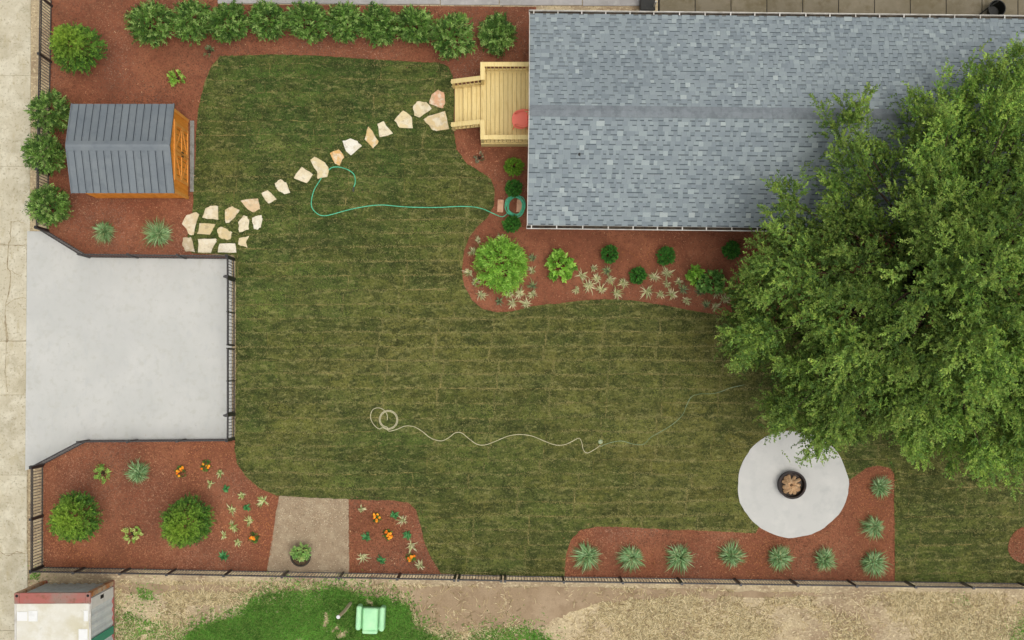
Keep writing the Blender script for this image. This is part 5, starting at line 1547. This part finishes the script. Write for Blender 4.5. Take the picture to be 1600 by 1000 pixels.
# straw and tall grass on the waste ground below the fence
q = scatter([G(50, 905), G(1700, 930), G(1700, 1050), G(50, 1050)], 130000)
dens = vnoise(q, 0.6, 8) + 0.5 * vnoise(q, 2.1, 9)
qx = 800 + q[:, 0] / S; qy = 500 - q[:, 1] / S
keep = (r.random(len(q)) < np.clip((dens - 0.55) * 1.8, 0.03, 1)) & (qy > ybase(0) + 16 + (qx - 68) * 0.018)
keep &= ~(pip(q, bs2) & (r.random(len(q)) < 0.88))
keep &= ~((qx < 182) & (qy > 904))
keep &= ~((qx > 290) & (qx < 640) & (qy > 945 - 0.0 * qx) & (r.random(len(q)) < 0.93))
q = q[keep]
a = r.uniform(0, 6.28, len(q)); L = r.uniform(0.05, 0.20, len(q)); w_ = r.uniform(0.008, 0.02, len(q))
dv = np.stack([np.cos(a), np.sin(a)], 1) * (L / 2)[:, None]; sv = np.stack([-np.sin(a), np.cos(a)], 1) * (w_ / 2)[:, None]
zz = r.uniform(0.004, 0.03, len(q)); ti = r.normal(0, 0.006, len(q))
v = np.stack([np.column_stack([q - dv - sv, zz]), np.column_stack([q + dv - sv, zz + np.abs(ti)]), np.column_stack([q + dv + sv, zz + np.abs(ti) + 0.002]), np.column_stack([q - dv + sv, zz + 0.002])], 1).reshape(-1, 3)
c = pick(r, len(q), [C(206, 192, 150), C(226, 212, 172), C(188, 170, 124), C(150, 130, 94), C(120, 106, 74)])
o = link('straw', np_mesh('straw', v, 4, M['blade'], np.repeat(c, 4, axis=0)))
tag(o, 'dry straw strewn over the dirt below the lower fence', 'straw', kind='stuff')

gp = [([(282, 1005), (300, 985), (345, 970), (378, 962), (392, 936), (440, 924), (480, 926), (530, 920), (560, 932), (615, 936), (638, 948), (648, 984), (680, 992), (700, 1004), (730, 1010), (735, 1030), (250, 1030)], 60000, 0.15),
      ([(715, 1004), (752, 986), (800, 980), (838, 984), (865, 1002), (870, 1060), (715, 1060)], 9000, 0.12),
      ([(186, 985), (182, 960), (200, 955), (222, 968), (262, 972), (290, 985), (280, 1010), (190, 1010)], 2600, 0.08),
      ([(213, 918), (238, 922), (240, 938), (218, 936)], 420, 0.08),
      ([(1580, 985), (1592, 968), (1640, 960), (1640, 1040), (1575, 1040)], 2600, 0.11), ([(1492, 930), (1512, 932), (1515, 946), (1495, 944)], 120, 0.07),
      ([(182, 925), (186, 925), (187, 1000), (181, 1000)], 140, 0.08), ([(50, 893), (64, 894), (60, 905), (46, 904)], 160, 0.07)]
vv, kk = [], []
for pl, n, L in gp:
    poly = [G(*p_) for p_ in pl]
    q = scatter(poly, n)
    q = q + r.normal(0, 0.30, q.shape) * (r.random((len(q), 1)) < 0.4)
    ed = vnoise(q, 2.2, 12) * 0.6 + vnoise(q, 6.0, 13) * 0.4
    q = q[ed > 0.25]
    cols = np.array(C(104, 154, 62)) * (0.5 + 0.55 * vnoise(q, 1.2, 14) + 0.4 * vnoise(q, 5.0, 15))[:, None] * r.uniform(0.4, 1.5, (len(q), 1))
    yl = (r.random(len(q)) < 0.24)[:, None]
    cols = np.where(yl, np.array(C(132, 160, 78)) * r.uniform(0.7, 1.2, (len(q), 1)), cols)
    me = blade_tris(r, q, 0.0, L, 0.03, 0.72, cols, 'tmp')
    arr = np.empty(len(me.vertices) * 3, dtype=np.float32); me.vertices.foreach_get('co', arr)
    vv.append(arr.reshape(-1, 3)); kk.append(np.repeat(cols, 3, axis=0))
    bpy.data.meshes.remove(me)
o = link('tall_grass', np_mesh('tall_grass', np.concatenate(vv), 3, M['blade'], np.concatenate(kk)))
tag(o, 'lush green grass growing wild below the lower fence', 'grass', kind='stuff')

# pebbles on the gravel patch
q = scatter([G(*p_) for p_ in [(440, 777), (544, 780), (544, 892), (420, 890)]], 5200)
qy = 500 - q[:, 1] / S
q = q[r.random(len(q)) < np.clip(1.1 - (qy - 790) / 60, 0.28, 1)]
octv = np.array([(1, 0, 0), (0, 1, 0), (-1, 0, 0), (0, -1, 0), (0, 0, 1)], dtype=float)
tris = [(0, 1, 4), (1, 2, 4), (2, 3, 4), (3, 0, 4)]
s_ = r.uniform(0.008, 0.024, len(q)); an = r.uniform(0, 6.28, len(q))
vv = []
ca, sa = np.cos(an), np.sin(an)
for t in tris:
    for k in t:
        o_ = octv[k]
        vx = (o_[0] * ca - o_[1] * 0.7 * sa) * s_; vy = (o_[0] * sa + o_[1] * 0.7 * ca) * s_; vz = o_[2] * s_ * 0.6
        vv.append(np.column_stack([q[:, 0] + vx, q[:, 1] + vy, 0.029 + vz]))
v = np.stack(vv, 1).reshape(-1, 3)
c = pick(r, len(q), [C(200, 182, 152), C(160, 140, 112), C(222, 208, 180), C(128, 110, 88), C(190, 162, 130)])
o = link('pebbles', np_mesh('pebbles', v, 3, M['pebble'], np.repeat(c, 12, axis=0)))
tag(o, 'loose pebbles scattered on the tan gravel patch', 'pebbles', kind='stuff')
